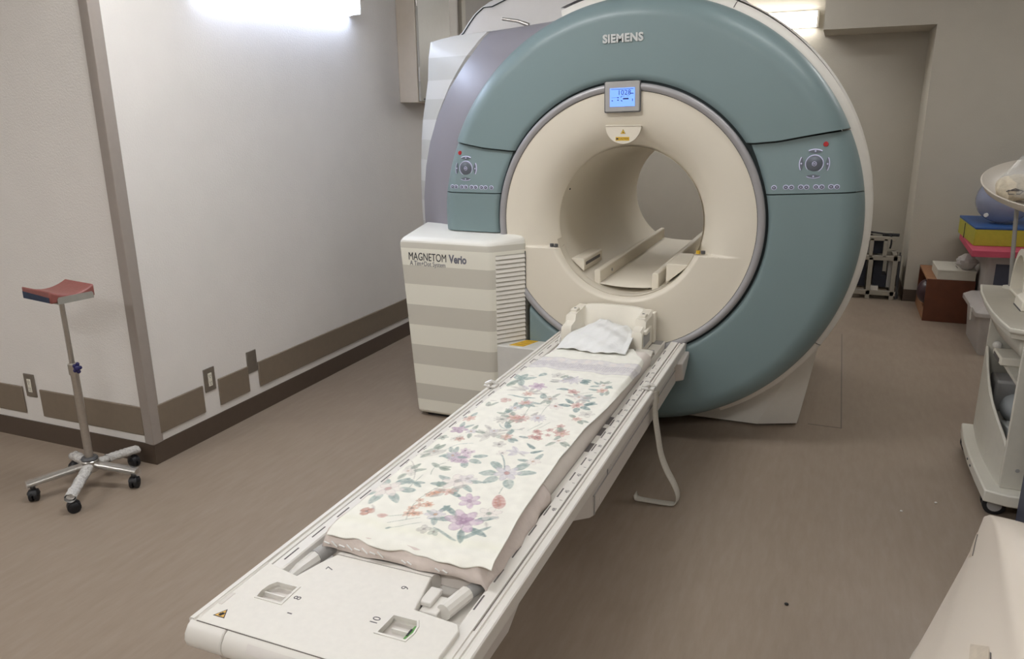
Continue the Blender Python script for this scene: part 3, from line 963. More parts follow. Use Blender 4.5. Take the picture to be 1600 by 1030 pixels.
MB().loft([[(x, y, TZ + 0.0119) for x, y in tri], [(x, y, TZ + 0.0123) for x, y in tri]]).build('warning_triangle', TXT, PT)
MB().loft([[(x, y, TZ + 0.0120) for x, y in tri_in(0.76)], [(x, y, TZ + 0.0126) for x, y in tri_in(0.76)]]).build('warning_triangle', mat('warning_orange', rgb(222, 176, 84), 0.6, noise=0.03), PT)
MB().box(-0.2465, -0.2385, -2.437, -2.429, TZ + 0.0125, TZ + 0.0129).box(-0.244, -0.236, -2.433, -2.426, TZ + 0.0125, TZ + 0.0129).build('warning_symbol', TXT, PT)
MB().box(-0.2765, -0.266, -2.405, -2.360, TZ - 0.002, TZ + 0.0135).build('clip_recess', OFFW, PT, bevel=0.002)
# tubes and plugs in the two foot wells
MB().tube([(-0.206, -2.150, TZ - 0.006), (-0.196, -2.08, TZ - 0.004), (-0.19, -1.98, TZ - 0.006)], 0.0195, 18).build('well_tube', GREYP, PT)
MB().tube([(0.206, -2.142, TZ - 0.010), (0.226, -2.08, TZ - 0.012), (0.226, -1.98, TZ - 0.014)], 0.0155, 18).build('well_tube', GREYP, PT)
MB().tube([(-0.219, -2.245, TZ - 0.012), (-0.214, -2.20, TZ - 0.008), (-0.206, -2.150, TZ - 0.006)], [0.008, 0.015, 0.018], 8).build('well_plug', CLEARW, PT, smooth=15)
MB().tube([(0.188, -2.222, TZ - 0.010), (0.206, -2.142, TZ - 0.010)], 0.019, 12).build('well_plug', WHITE, PT, smooth=25)
MB().box(0.135, 0.180, -2.240, -2.175, TZ - 0.036, TZ - 0.006).build('plug_block', WHITE, PT, bevel=0.003)
MB().box(0.128, 0.158, -2.225, -2.165, TZ - 0.006, TZ + 0.006).build('plug_block', WHITE, PT, bevel=0.003)
# curved foot end of the plate
prf = [(-2.143, TZ - 0.03), (-2.100, TZ - 0.036), (-2.088, TZ - 0.036), (-2.090, TZ - 0.024), (-2.098, TZ - 0.008), (-2.112, TZ + 0.004), (-2.128, TZ + 0.0105), (-2.143, TZ + 0.012)]
b = MB()
rings = []
for x, k_ in ((-0.146, 0.9), (-0.12, 1.0), (-0.06, 1.0), (0.06, 1.0), (0.095, 1.0), (0.116, 0.9)):
    rings.append([(x, -2.143 + (y + 2.143) * k_, z) for y, z in prf])
b.loft(rings).build('plate_lip', WHITE, PT, smooth=40)
# rounded end bumper
prb = [(Y0 - 0.0035, TZ + 0.0112), (Y0 - 0.016, TZ + 0.005), (Y0 - 0.027, TZ - 0.010), (Y0 - 0.030, TZ - 0.024), (Y0 - 0.026, TZ - 0.040), (Y0 - 0.012, TZ - 0.052), (Y0 + 0.01, TZ - 0.055)]
for x0, x1, nm in ((-0.294, -0.196, 'end_cap'), (-0.194, 0.194, 'end_handle'), (0.196, 0.294, 'end_cap')):
    MB().prism(prb, 'x', x0, x1).build(nm, WHITE, PT, smooth=40, bevel=0.003)
MB().prism([(Y0 - 0.025, TZ - 0.012), (Y0 - 0.015, TZ + 0.001), (Y0 - 0.010, TZ + 0.004), (Y0 - 0.010, TZ + 0.0062), (Y0 - 0.018, TZ + 0.003), (Y0 - 0.0285, TZ - 0.012)], 'x', -0.13, 0.13).build('handle_grip', OFFW, PT)
MB().box(-0.278, 0.262, Y0 - 0.0050, Y0 - 0.0040, TZ + 0.0095, TZ + 0.0119).build('plate_seam', SEAM, PT)
for sx in (-1, 1):
    x = sx * 0.307
    MB().prism([(Y0, TZ - 0.040), (Y0 + 0.25, TZ - 0.040), (Y0 + 0.25, TZ - 0.002), (Y0 + 0.025, TZ - 0.002), (Y0, TZ - 0.02)], 'x', x - 0.009, x + 0.009).build('side_cap', WHITE, PT, bevel=0.004)
    MB().prism([(Y0 + 0.02, TZ - 0.055), (Y0 + 0.05, TZ - 0.14), (Y0 + 0.40, TZ - 0.15), (Y0 + 0.60, TZ - 0.055)], 'x', sx * 0.262 - 0.012, sx * 0.262 + 0.012).build('side_bracket', OFFW, PT, bevel=0.003)
# carriage under the table
def carr(ins, z):
    return z


b = MB()
sec = [(-0.14, 0.352, 0.300), (-1.445, 0.350, 0.300), (-1.48, 0.360, 0.298), (-1.62, 0.42, 0.285), (-1.80, TZ - 0.052, 0.270)]
b.loft([[(-hx, y, TZ - 0.05), (-hx, y, z), (hx, y, z), (hx, y, TZ - 0.05)] for y, z, hx in sec])
b.build('carriage', OFFW, PT, smooth=20, bevel=0.004)
MB().box(0.3002, 0.3035, -1.455, -0.15, 0.420, 0.423).box(0.3002, 0.3035, -1.300, -1.297, 0.423, 0.452).box(0.3002, 0.3035, -1.445, -1.441, 0.353, 0.42).build('carriage_seam', GREYP, PT)
b = MB()
for y, z in ((-0.95, 0.40), (-1.02, 0.385), (-1.25, 0.44), (-1.38, 0.375)):
    b.cyl((0.300, y, z), (0.3022, y, z), 0.006, seg=10)
b.build('carriage_screws', WHITE, PT)
MB().box(0.3003, 0.3015, -0.60, -0.52, 0.392, 0.448).build('rating_label', YELP, PT)
b = MB()
b.loft([[(0.29, y, z) for y, z in ((-0.20, 0.46), (-0.14, 0.352), (-0.06, 0.405), (-0.005, 0.44), (-0.005, 0.468))], [(0.335, y, z) for y, z in ((-0.18, 0.46), (-0.13, 0.362), (-0.06, 0.405), (-0.005, 0.44), (-0.005, 0.468))]])
b.build('dock_block', OFFW, PT, bevel=0.006)
MB().box(-0.27, 0.04, -0.62, -0.05, 0.0, 0.36).build('pedestal', OFFW, PT, bevel=0.01)

# ------------------------------------------------------------------ mattress
rng = random.Random(5)
mt = MB()
def matt(u, v):
    return (u, v, 0)


NX = 22
rings = []
yy_ = list(np.linspace(-2.098, -0.33, 90))
for y in yy_:
    e = min(1.0, (y - yy_[0]) / 0.02, (yy_[-1] - y) / 0.02)
    e = math.sqrt(max(0.0, 1 - (1 - e) ** 2))
    ring = []
    xl, xr = -0.205, 0.2225 + 0.014 * max(0, min(1, (-1.75 - y) / 0.3))
    for i in range(NX + 1):
        x = xl + (xr - xl) * i / NX
        d = min(1.0, (x - xl) / 0.02, (xr - x) / 0.02)
        d = math.sqrt(max(0.0, 1 - (1 - d) ** 2))
        ring.append((x, y, 0.512 + 0.038 * (0.35 + 0.65 * d * e)))
    ring += [(xr, y, 0.492), (xr - 0.015, y, TZ - 0.036), (xl + 0.015, y, TZ - 0.036), (xl, y, 0.492)]
    rings.append(ring)
m_ = mt.loft(rings).build('mattress', PADW, None, smooth=60)
tag(m_, 'thin pinkish white mattress lying on the patient table under a floral towel', 'mattress')

# pink sheet that peeps out at the foot
ps = MB()
def sheet(u, v):
    x = -0.202 + 0.454 * u
    y = -2.126 + 0.46 * v
    xr = 0.2265 + 0.014 * max(0, min(1, (-1.75 - y) / 0.3))
    edge = 0.0
    if u > 0.9:
        edge = -0.055 * ((u - 0.9) / 0.1) ** 1.5
        x = min(x, xr + 0.012 + 0.01 * (1 - v)) if edge < -0.02 else x
    if v < 0.05:
        edge = min(edge, -0.035 * (1 - v / 0.05))
    return (x + 0.003 * math.sin(25 * v + u * 3), y + 0.004 * math.sin(18 * u), 0.554 + edge + 0.0008 * math.sin(40 * u + 13 * v))


ps.grid(sheet, list(np.linspace(0, 1, 60)), list(np.linspace(0, 1, 50)))
m_ = ps.build('pink_sheet', PINK, None, smooth=180, solid=0.003)
tag(m_, 'pale pink sheet peeping out under the floral towel at the table foot', 'sheet')
# white lacing stitched along the foot edge of the sheet
b = MB()
for i in range(8):
    x = -0.19 + 0.022 * i
    b.tube([(x, -2.1315, 0.538 + 0.006 * (i % 2)), (x + 0.016, -2.1325, 0.532 + 0.004 * ((i + 1) % 2))], 0.0016, 5)
for x in (0.03, 0.045, 0.12, 0.14):
    b.tube([(x, -2.1315, 0.536), (x + 0.012, -2.1325, 0.531)], 0.0016, 5)
attach(b.build('stitching', CLOTH, None), m_)

# ------------------------------------------------------------------ floral towel (print held as colour on the woven grid)
TX0, TX1, TY0, TY1 = -0.212, 0.262, -2.118, -0.36
STEP = 0.0024
nx = int((TX1 - TX0) / STEP) + 1
ny = int((TY1 - TY0) / STEP) + 1
gx = np.linspace(TX0, TX1, nx)
gy = np.linspace(TY0, TY1, ny)
GX, GY = np.meshgrid(gx, gy, indexing='ij')
base = np.array([238, 236, 226], float)
img = np.ones((nx, ny, 3)) * base
rs_ = np.random.RandomState(7)


def vnoise(sc, seed):
    r = np.random.RandomState(seed)
    n1, n2 = int((TX1 - TX0) / sc) + 3, int((TY1 - TY0) / sc) + 3
    g_ = r.rand(n1, n2)
    fx = (GX - TX0) / sc
    fy = (GY - TY0) / sc
    i, j = fx.astype(int), fy.astype(int)
    u, v = fx - i, fy - j
    u, v = u * u * (3 - 2 * u), v * v * (3 - 2 * v)
    return g_[i, j] * (1 - u) * (1 - v) + g_[i + 1, j] * u * (1 - v) + g_[i, j + 1] * (1 - u) * v + g_[i + 1, j + 1] * u * v


N1 = vnoise(0.008, 1)
N2 = vnoise(0.02, 2)
COLS = dict(teal=(146, 164, 160), dteal=(112, 134, 134), green=(146, 158, 146), pink=(208, 166, 156), rose=(196, 148, 142), violet=(204, 182, 198), dviolet=(168, 138, 164),
            lilac=(208, 203, 208), grey=(188, 184, 178), white=(232, 224, 218), brown=(186, 134, 120), orange=(214, 164, 140), stem=(128, 140, 128), dgrey=(140, 134, 132), yel=(206, 170, 140))


def put(mask, col, a=0.85):
    k_ = (mask * a * (0.42 + 0.55 * N1))[..., None]
    k_ = np.clip(k_, 0, 1)
    img[:] = img * (1 - k_) + np.array(COLS[col], float) * k_


def local(x, y, rr):
    pass


def ell(x, y, rx, ry, ang, soft=0.0018):
    c, s_ = math.cos(ang), math.sin(ang)
    dx, dy = GX - x, GY - y
    u, v = (dx * c + dy * s_) / rx, (-dx * s_ + dy * c) / ry
    d = np.sqrt(u * u + v * v)
    return np.clip((1 - d) * min(rx, ry) / soft + 0.5, 0, 1), d


def leaf(x, y, ang, ln, wd, col='teal', a=0.85, vein=True):
    c, s_ = math.cos(ang), math.sin(ang)
    dx, dy = GX - x, GY - y
    u, v = (dx * c + dy * s_) / ln, (-dx * s_ + dy * c)
    hw = wd * np.sqrt(np.clip(u * (1 - u), 0, 1)) * 2 * (1.25 - 0.5 * u)
    mk = np.clip((hw - np.abs(v)) / 0.0018, 0, 1) * ((u > 0) & (u < 1))
    put(mk, col, a)
    if vein:
        put(np.clip((0.0016 - np.abs(v)) / 0.0012, 0, 1) * ((u > 0) & (u < 0.95)), 'dgrey', 0.4)


def stem(x0, y0, x1, y1, bend=0.0, col='stem', wdt=0.0016, a=0.8):
    for i in range(10):
        t0, t1 = i / 10, (i + 1) / 10
        def P(t_):
            nx_, ny_ = -(y1 - y0), (x1 - x0)
            q_ = 4 * bend * t_ * (1 - t_)
            return x0 + (x1 - x0) * t_ + nx_ * q_, y0 + (y1 - y0) * t_ + ny_ * q_
        a_, b_ = P(t0), P(t1)
        dx, dy = b_[0] - a_[0], b_[1] - a_[1]
        l2 = dx * dx + dy * dy + 1e-12
        tt = np.clip(((GX - a_[0]) * dx + (GY - a_[1]) * dy) / l2, 0, 1)
        d = np.hypot(GX - a_[0] - tt * dx, GY - a_[1] - tt * dy)
        put(np.clip((wdt - d) / 0.0012 + 0.3, 0, 1), col, a * 0.6)


def flower(x, y, r, n_, col, cen='yel', rot=0.0, a=0.8, edge='dgrey', fat=0.9):
    for k_ in range(n_):
        t_ = rot + 2 * PI * k_ / n_
        mk, d = ell(x + 0.52 * r * math.cos(t_), y + 0.52 * r * math.sin(t_), 0.5 * r, fat * r * 1.9 / n_, t_)
        put(mk, col, a)
        put(np.clip(1 - np.abs(d - 0.97) / 0.10, 0, 1), edge, 0.40)
    mk, d = ell(x, y, 0.2 * r, 0.2 * r, 0)
    put(mk, cen, 0.9)
    put(np.clip(1 - np.abs(d - 1) / 0.3, 0, 1), 'dgrey', 0.45)


def bunch(x, y, rx, ry, col, n_, seed, r=0.011):
    q = random.Random(seed)
    for k_ in range(n_):
        flower(x + q.uniform(-rx, rx), y + q.uniform(-ry, ry), r * q.uniform(0.8, 1.25), 5, col, 'dgrey', q.uniform(0, 6), 0.7)


def leaves(x, y, r, angs, ln, wd, col='teal'):
    for a_ in angs:
        leaf(x + r * math.cos(R(a_)), y + r * math.sin(R(a_)), R(a_), ln, wd, col)


# --- motifs, foot to head
leaves(-0.166, -1.874, 0.032, (20, 75, 130, 215, 265, 320), 0.055, 0.016)
flower(-0.166, -1.874, 0.048, 6, 'white', 'rose', 0.3, 0.95)
bunch(-0.030, -1.895, 0.024, 0.075, 'orange', 15, 3, 0.013)
stem(-0.03, -1.99, -0.03, -1.80, 0.1)
leaves(-0.03, -1.80, 0.0, (60, 120, 90), 0.035, 0.008, 'green')
flower(-0.157, -2.000, 0.022, 3, 'brown', 'dgrey', 0.4)
leaf(-0.118, -2.010, R(35), 0.035, 0.010, 'pink')
stem(-0.09, -1.995, -0.02, -1.955)
stem(-0.075, -2.02, 0.0, -1.975)
stem(-0.055, -2.04, 0.015, -1.995)
leaf(-0.068, -2.045, R(30), 0.02, 0.005, 'dteal')
leaves(0.120, -1.950, 0.035, (150, 195, 330, 290, 30), 0.065, 0.011, 'dteal')
flower(0.120, -1.945, 0.056, 6, 'violet', 'dviolet', 0.2, 0.95)
flower(0.118, -1.938, 0.030, 5, 'dviolet', 'violet', 0.6, 0.7)
flower(0.094, -1.848, 0.038, 6, 'violet', 'dviolet', 0.0, 0.95)
leaf(0.062, -1.845, R(160), 0.055, 0.009, 'dteal')
flower(0.175, -1.890, 0.036, 6, 'white', 'green', 0.5, 0.7)
stem(0.15, -2.03, 0.13, -1.96, 0.1)
leaf(0.145, -2.03, R(55), 0.10, 0.009, 'teal')
leaf(0.14, -2.035, R(165), 0.09, 0.006, 'teal')
flower(0.034, -2.025, 0.020, 4, 'grey', 'dgrey', 0.3)
flower(0.065, -2.03, 0.018, 4, 'green', 'dgrey', 0.9, 0.6)
leaf(0.035, -1.955, R(150), 0.04, 0.008, 'teal')
leaf(0.192, -1.86, R(110), 0.085, 0.019, 'rose', 0.95)
leaf(0.186, -1.85, R(112), 0.055, 0.010, 'brown', 0.6)
stem(0.160, -1.775, 0.155, -1.735)
leaves(0.010, -1.765, 0.030, (200, 330, 20, 160, 290), 0.050, 0.012)
flower(0.010, -1.760, 0.048, 6, 'white', 'grey', 0.0, 0.95)
flower(0.03, -1.738, 0.03, 5, 'lilac', 'grey', 0.3, 0.5)
leaves(0.132, -1.660, 0.034, (15, 60, 150, 200, 240, 300), 0.060, 0.017)
flower(0.132, -1.655, 0.047, 7, 'lilac', 'rose', 0.2, 0.95)
stem(0.055, -1.55, 0.115, -1.64, 0.05, 'dteal', 0.003)
leaves(-0.050, -1.605, 0.030, (300, 340, 20, 200), 0.048, 0.013)
bunch(-0.055, -1.597, 0.032, 0.038, 'violet', 22, 9, 0.015)
leaf(-0.20, -1.64, R(35), 0.085, 0.024, 'grey', 0.55)
leaf(-0.20, -1.62, R(60), 0.08, 0.010, 'green', 0.6)
stem(-0.14, -1.60, -0.07, -1.50, 0.1, 'dteal')
leaf(-0.095, -1.60, R(225), 0.055, 0.011, 'teal')
leaf(-0.185, -1.715, R(300), 0.075, 0.020, 'grey', 0.45)
stem(-0.20, -1.69, -0.13, -1.79, 0.05, 'dgrey')
stem(-0.09, -1.75, -0.09, -1.66, 0.15)
leaves(-0.09, -1.70, 0.0, (10, 160, 40), 0.042, 0.011, 'green')
stem(-0.115, -1.84, -0.115, -1.76)
leaves(-0.115, -1.81, 0.0, (20, 160, 200, 340), 0.038, 0.009, 'teal')
flower(-0.172, -1.425, 0.032, 5, 'dviolet', 'violet', 0.3, 0.75)
leaves(-0.172, -1.425, 0.02, (60, 100), 0.045, 0.009)
flower(-0.13, -1.50, 0.020, 5, 'brown', 'dgrey', 0.2, 0.7)
flower(-0.195, -1.50, 0.02, 5, 'green', 'dgrey', 0.2, 0.6)
for a_ in (20, 70, 120, 165, 215, 260):
    leaf(-0.045, -1.42, R(a_), 0.060, 0.013, 'grey', 0.5)
leaf(-0.02, -1.42, R(330), 0.06, 0.012, 'green', 0.5)
flower(0.020, -1.485, 0.024, 5, 'grey', 'dgrey', 0.3, 0.6)
leaves(0.108, -1.515, 0.0, (140, 190, 240, 20), 0.045, 0.011, 'lilac')
leaf(0.150, -1.50, R(20), 0.045, 0.010, 'dteal')
leaf(0.155, -1.47, R(150), 0.05, 0.009, 'dteal')
flower(0.06, -1.545, 0.02, 5, 'white', 'dgrey', 0, 0.6)
bunch(0.128, -1.365, 0.035, 0.035, 'rose', 9, 21, 0.014)
bunch(0.165, -1.30, 0.03, 0.025, 'rose', 5, 22, 0.014)
stem(0.085, -1.42, 0.17, -1.28, 0.05, 'brown')
leaf(0.10, -1.41, R(180), 0.04, 0.008, 'dteal')
stem(-0.05, -1.33, 0.05, -1.36, -0.2, 'dteal', 0.002)
leaf(0.0, -1.36, R(120), 0.07, 0.012, 'dteal')
leaf(0.02, -1.37, R(270), 0.055, 0.011, 'teal')
flower(0.002, -1.267, 0.036, 12, 'rose', 'brown', 0.0, 0.95, 'rose')
flower(0.062, -1.247, 0.034, 12, 'lilac', 'pink', 0.1, 0.95)
flower(-0.059, -1.29, 0.034, 10, 'grey', 'green', 0.2, 0.6)
for x, y in ((0.002, -1.23), (0.06, -1.21), (-0.06, -1.25)):
    stem(x, y, x - 0.015, y + 0.13, 0.03)
    stem(x - 0.03, y + 0.085, x + 0.012, y + 0.088)
stem(0.09, -1.345, 0.12, -1.255)
stem(0.07, -1.355, 0.095, -1.27)
flower(0.076, -1.12, 0.032, 7, 'white', 'brown', 0.0, 0.9)
flower(0.148, -1.075, 0.028, 7, 'rose', 'brown', 0.0, 0.75)
leaves(0.148, -1.075, 0.024, (150, 200, 330, 290, 20), 0.050, 0.013, 'dteal')
flower(0.085, -0.955, 0.028, 5, 'rose', 'rose', 0.5, 0.8)
leaf(0.06, -0.945, R(190), 0.05, 0.012, 'dteal')
stem(0.10, -0.98, 0.19, -0.92, 0.1)
leaves(0.14, -1.00, 0.0, (20, 60, 150, 320), 0.055, 0.012, 'teal')
flower(-0.072, -0.945, 0.040, 6, 'violet', 'violet', 0.2, 0.85)
flower(-0.068, -0.94, 0.024, 5, 'dviolet', 'violet', 0.2, 0.5)
leaf(-0.095, -0.985, R(150), 0.06, 0.011, 'lilac')
leaf(-0.03, -1.06, R(190), 0.12, 0.008, 'teal')
leaf(0.0, -1.06, R(110), 0.06, 0.013, 'teal')
stem(-0.06, -0.98, 0.05, -1.12, 0.1)
for a_ in (140, 170, 200):
    leaf(-0.10, -1.0, R(a_), 0.08, 0.012, 'grey', 0.5)
leaves(-0.175, -0.90, 0.0, (40, 90, 130, 250, 300), 0.075, 0.016, 'teal')
leaf(-0.19, -0.98, R(80), 0.07, 0.016, 'green')
flower(-0.13, -1.13, 0.024, 3, 'rose', 'pink', 0.5, 0.6)
leaves(-0.17, -1.2, 0.0, (60, 110), 0.05, 0.01, 'green')
leaves(0.055, -0.835, 0.02, (0, 175, 340, 20, 150), 0.045, 0.013, 'dteal')
for a_ in range(0, 360, 40):
    leaf(0.035, -0.835, R(a_), 0.05, 0.012, 'lilac', 0.7)
leaf(-0.02, -0.82, R(60), 0.04, 0.012, 'green')
leaf(-0.05, -0.86, R(350), 0.04, 0.008, 'green')
stem(0.16, -0.86, 0.185, -0.79, 0.1)
leaves(0.17, -0.83, 0.0, (30, 60, 120), 0.04, 0.008, 'green')
leaf(-0.10, -0.79, R(250), 0.05, 0.014, 'teal')
flower(-0.045, -0.79, 0.03, 5, 'grey', 'grey', 0.5, 0.5)
flower(0.215, -1.15, 0.03, 5, 'grey', 'grey', 0.2, 0.4)
leaf(0.20, -1.03, R(250), 0.06, 0.012, 'dteal')
leaf(0.22, -0.95, R(100), 0.05, 0.01, 'green')
q = random.Random(12)
for i in range(16):
    x, y = q.uniform(-0.2, 0.22), q.uniform(-2.0, -0.82)
    if i % 2:
        leaf(x, y, q.uniform(0, 6.3), 0.03, 0.006, 'grey', 0.4)
    else:
        flower(x, y, 0.014, 5, 'grey', 'grey', q.uniform(0, 3), 0.35)
for i in range(26):
    x, y = q.uniform(-0.19, 0.21), q.uniform(-2.0, -0.80)
    kd = q.choice(['white', 'lilac', 'pink', 'grey'])
    leaves(x, y, 0.016, [q.uniform(0, 360) for _ in range(3)], 0.042, 0.010, q.choice(['teal', 'green', 'grey']))
    flower(x, y, q.uniform(0.018, 0.030), 6, kd, 'yel', q.uniform(0, 3), 0.75)
# lace-like border band at the head end
lb = ((GY > -0.735 + 0.06 * (GX + 0.2)) & (GY < -0.58 + 0.06 * (GX + 0.2))).astype(float)
put(lb, 'lilac', 0.75)
yb = GY - 0.06 * (GX + 0.2)
put(((yb > -0.700) & (yb < -0.645)).astype(float), 'lilac', 0.55)
put(((yb > -0.700) & (yb < -0.640)) * (0.5 + 0.5 * np.sin(GX * 620)) * (0.5 + 0.5 * np.sin(yb * 420)), 'dgrey', 0.5)
for yl in (-0.735, -0.705, -0.642, -0.58):
    put(np.clip((0.0022 - np.abs(yb - yl)) / 0.0015, 0, 1), 'dgrey', 0.4)
for i in range(7):
    x = -0.17 + 0.062 * i
    for a_ in range(0, 360, 72):
        mk, d = ell(x + 0.009 * math.cos(R(a_)), -0.612 + 0.06 * (x + 0.2) + 0.012 * math.sin(R(a_)), 0.007, 0.009, 0)
        put(mk, 'white', 0.9)
# cream wash near the foot hem
hem = np.clip(1 - np.abs(GY + 2.04) / 0.03, 0, 1)[..., None] * 0.25
img[:] = img * (1 - hem) + np.array((232, 232, 206), float) * hem
img *= (0.985 + 0.03 * N2)[..., None]
# cloth shape
ZT = 0.5575 + 0.0012 * np.sin(GX * 60 + 3 * np.sin(GY * 7)) + 0.0016 * (N2 - 0.5) + 0.001 * np.sin(GY * 31 + GX * 14)
XT = GX.copy()
YT = GY + 0.006 * np.sin(GX * 33) + 0.05 * (GX - 0.02) * (GY < -2.0) * 0
# right-hand edge rides over the mattress edge: tucked in at mid length, loose at head
edge_x = np.interp(GY, [-2.12, -1.9, -1.78, -1.52, -1.27, -1.06, -0.77, -0.6, -0.50, -0.43, -0.36], [0.254, 0.234, 0.224, 0.210, 0.218, 0.230, 0.234, 0.236, 0.226, 0.180, 0.150])
edge_l = np.interp(GY, [-2.12, -2.0, -1.4, -1.0, -0.6, -0.45, -0.36], [-0.193, -0.206, -0.204, -0.205, -0.186, -0.165, -0.15])
frac = (GX - TX0) / (TX1 - TX0)
XT = edge_l + 0.002 * np.sin(GY * 11) + (edge_x - edge_l) * frac
over = np.clip((XT - 0.216) / 0.022, 0, 1)
loose = np.clip((GY + 1.0) / 0.3, 0, 1)
ZT -= over ** 1.5 * (0.006 + 0.022 * loose) * (GY > -1.8)
lft = np.clip((-0.196 - XT) / 0.02, 0, 1)
ZT -= lft ** 1.5 * 0.02
hemz = np.clip((-2.085 - GY) / 0.033, 0, 1)
ZT -= 0.008 * hemz ** 2 - 0.002 * hemz * np.sin(GX * 90)
YT = YT + 0.004 * hemz * np.sin(GX * 55 + 1) - 0.035 * (GX > 0.1) * np.clip((GX - 0.1) / 0.15, 0, 1) * hemz * 0
co = np.stack([XT, YT, ZT], -1).reshape(-1, 3)
me = bpy.data.meshes.new('floral_towel')
idx = np.arange(nx * ny).reshape(nx, ny)
fc = np.stack([idx[:-1, :-1], idx[1:, :-1], idx[1:, 1:], idx[:-1, 1:]], -1).reshape(-1, 4)
me.vertices.add(nx * ny)
me.vertices.foreach_set('co', co.astype(np.float32).ravel())
me.loops.add(fc.size)
me.loops.foreach_set('vertex_index', fc.astype(np.int32).ravel())
me.polygons.add(len(fc))
me.polygons.foreach_set('loop_start', np.arange(0, fc.size, 4, dtype=np.int32))
me.polygons.foreach_set('use_smooth', np.ones(len(fc), dtype=bool))
me.update()
me.validate()
ca = me.color_attributes.new('print', 'FLOAT_COLOR', 'POINT')
c_ = np.clip(img / 255.0, 0, 1)
c_ = np.where(c_ <= 0.04045, c_ / 12.92, ((c_ + 0.055) / 1.055) ** 2.4)
ca.data.foreach_set('color', np.concatenate([c_.reshape(-1, 3), np.ones((nx * ny, 1))], 1).astype(np.float32).ravel())
tm = bpy.data.materials.new('printed_cotton')
tm.use_nodes = True
nt_ = tm.node_tree
bs = nt_.nodes['Principled BSDF']
bs.inputs['Roughness'].default_value = 0.9
bs.inputs['Specular IOR Level'].default_value = 0.2
at_ = nt_.nodes.new('ShaderNodeAttribute')
at_.attribute_name = 'print'
nt_.links.new(at_.outputs['Color'], bs.inputs['Base Color'])
tcn = nt_.nodes.new('ShaderNodeTexCoord')
nn = nt_.nodes.new('ShaderNodeTexNoise')
nn.inputs['Scale'].default_value = 260
nt_.links.new(tcn.outputs['Object'], nn.inputs['Vector'])
bb = nt_.nodes.new('ShaderNodeBump')
bb.inputs['Strength'].default_value = 0.25
bb.inputs['Distance'].default_value = 0.004
nt_.links.new(nn.outputs['Fac'], bb.inputs['Height'])
nt_.links.new(bb.outputs[0], bs.inputs['Normal'])
me.materials.append(tm)
tw = bpy.data.objects.new('floral_towel', me)
COL.objects.link(tw)
sm = tw.modifiers.new('thickness', 'SOLIDIFY')
sm.thickness = 0.003
sm.offset = 0
tag(tw, 'white bath towel with pastel flower print spread over the table mattress', 'towel')

# ------------------------------------------------------------------ head coil
H = thing('head_coil', 'open ivory head coil cradle at the scanner end of the table', 'coil', (-0.03, -0.1, 0.506))
IV = mat('coil_ivory', rgb(230, 224, 210), 0.45, noise=0.01)
HX, HW = -0.024, 0.190
st = [(-0.268, 0.600), (-0.262, 0.612), (-0.205, 0.622), (-0.196, 0.652), (-0.100, 0.656)]
rings = []
NS = 20


def coil_ring(y, zt, lift):
    tr = []
    for i in range(NS + 1):
        a = PI - PI * i / NS
        z = zt - (zt - 0.530) * math.sin(a) ** 0.55
        z = z + (zt + 0.012 * math.sin(a) - z) * lift
        tr.append((HX + 0.142 * math.cos(a), y, z))
    return [(HX - HW, y, 0.5065), (HX - HW, y, zt - 0.010), (HX - HW + 0.010, y, zt)] + tr + [(HX + HW - 0.010, y, zt), (HX + HW, y, zt - 0.010), (HX + HW, y, 0.5065)]


for y, zt in st:
    rings.append(coil_ring(y, zt, 0.0))
for y, lift in ((-0.075, 0.45), (-0.055, 0.82), (-0.044, 1.0), (-0.022, 1.0)):
    rings.append(coil_ring(y, 0.660, lift))
MB().loft(rings).build('cradle', IV, H, smooth=32)
for sx in (-1, 1):
    MB().box(HX + sx * 0.164 - 0.016, HX + sx * 0.164 + 0.016, -0.165, -0.115, 0.650, 0.666).build('clamp_block', IV, H, bevel=0.004)
    MB().cyl((HX + sx * 0.164, -0.140, 0.664), (HX + sx * 0.164, -0.140, 0.6672), 0.006, seg=12).build('clamp_hole', DGREY, H)
MB().box(HX + HW - 0.001, HX + HW + 0.014, -0.235, -0.125, 0.592, 0.612).build('latch', IV, H, bevel=0.004)
MB().box(HX + HW - 0.002, HX + HW + 0.003, -0.245, -0.12, 0.535, 0.588).build('side_recess', GREYP, H, bevel=0.002)
MB().box(HX + HW - 0.002, HX + HW + 0.012, -0.060, -0.024, 0.508, 0.655).build('side_ear', IV, H, bevel=0.004)

# white plug left of the coil
t = thing('coil_plug', 'small white plug standing left of the head coil', 'plug', (-0.240, -0.14, 0.506))
MB().tube([(-0.240, -0.20, 0.512), (-0.240, -0.17, 0.535), (-0.238, -0.11, 0.575)], [0.011, 0.014, 0.012], 12).build('plug_body', WHITE, t)
MB().cyl((-0.241, -0.205, 0.502), (-0.241, -0.198, 0.53), 0.012).build('plug_foot', CLEARW, t)

# pillow cover draped in the coil
pc = MB()
def pil(u, v):
    hw = 0.152 - 0.042 * v ** 2.6
    x = -0.012 - 0.012 * v + hw * (2 * u - 1)
    y = -0.470 + 0.365 * v + 0.010 * math.sin(u * 5 + 1) + 0.03 * (1 - v) * (u - 0.5)
    b_ = 1 - abs(2 * u - 1) ** 4
    z = 0.5645 + (0.004 + 0.040 * math.sin(PI * min(1, v * 0.62)) ** 1.2) * b_ + (0.005 * math.sin(9 * u + 5 * v) * v + 0.004 * math.sin(17 * v + 9 * u) + 0.0025 * math.sin(31 * u - 13 * v)) * b_
    z += 0.020 * max(0.0, abs(2 * u - 1) - 0.84) / 0.16 * math.sin(PI * min(1, v))
    return (x, y, z)


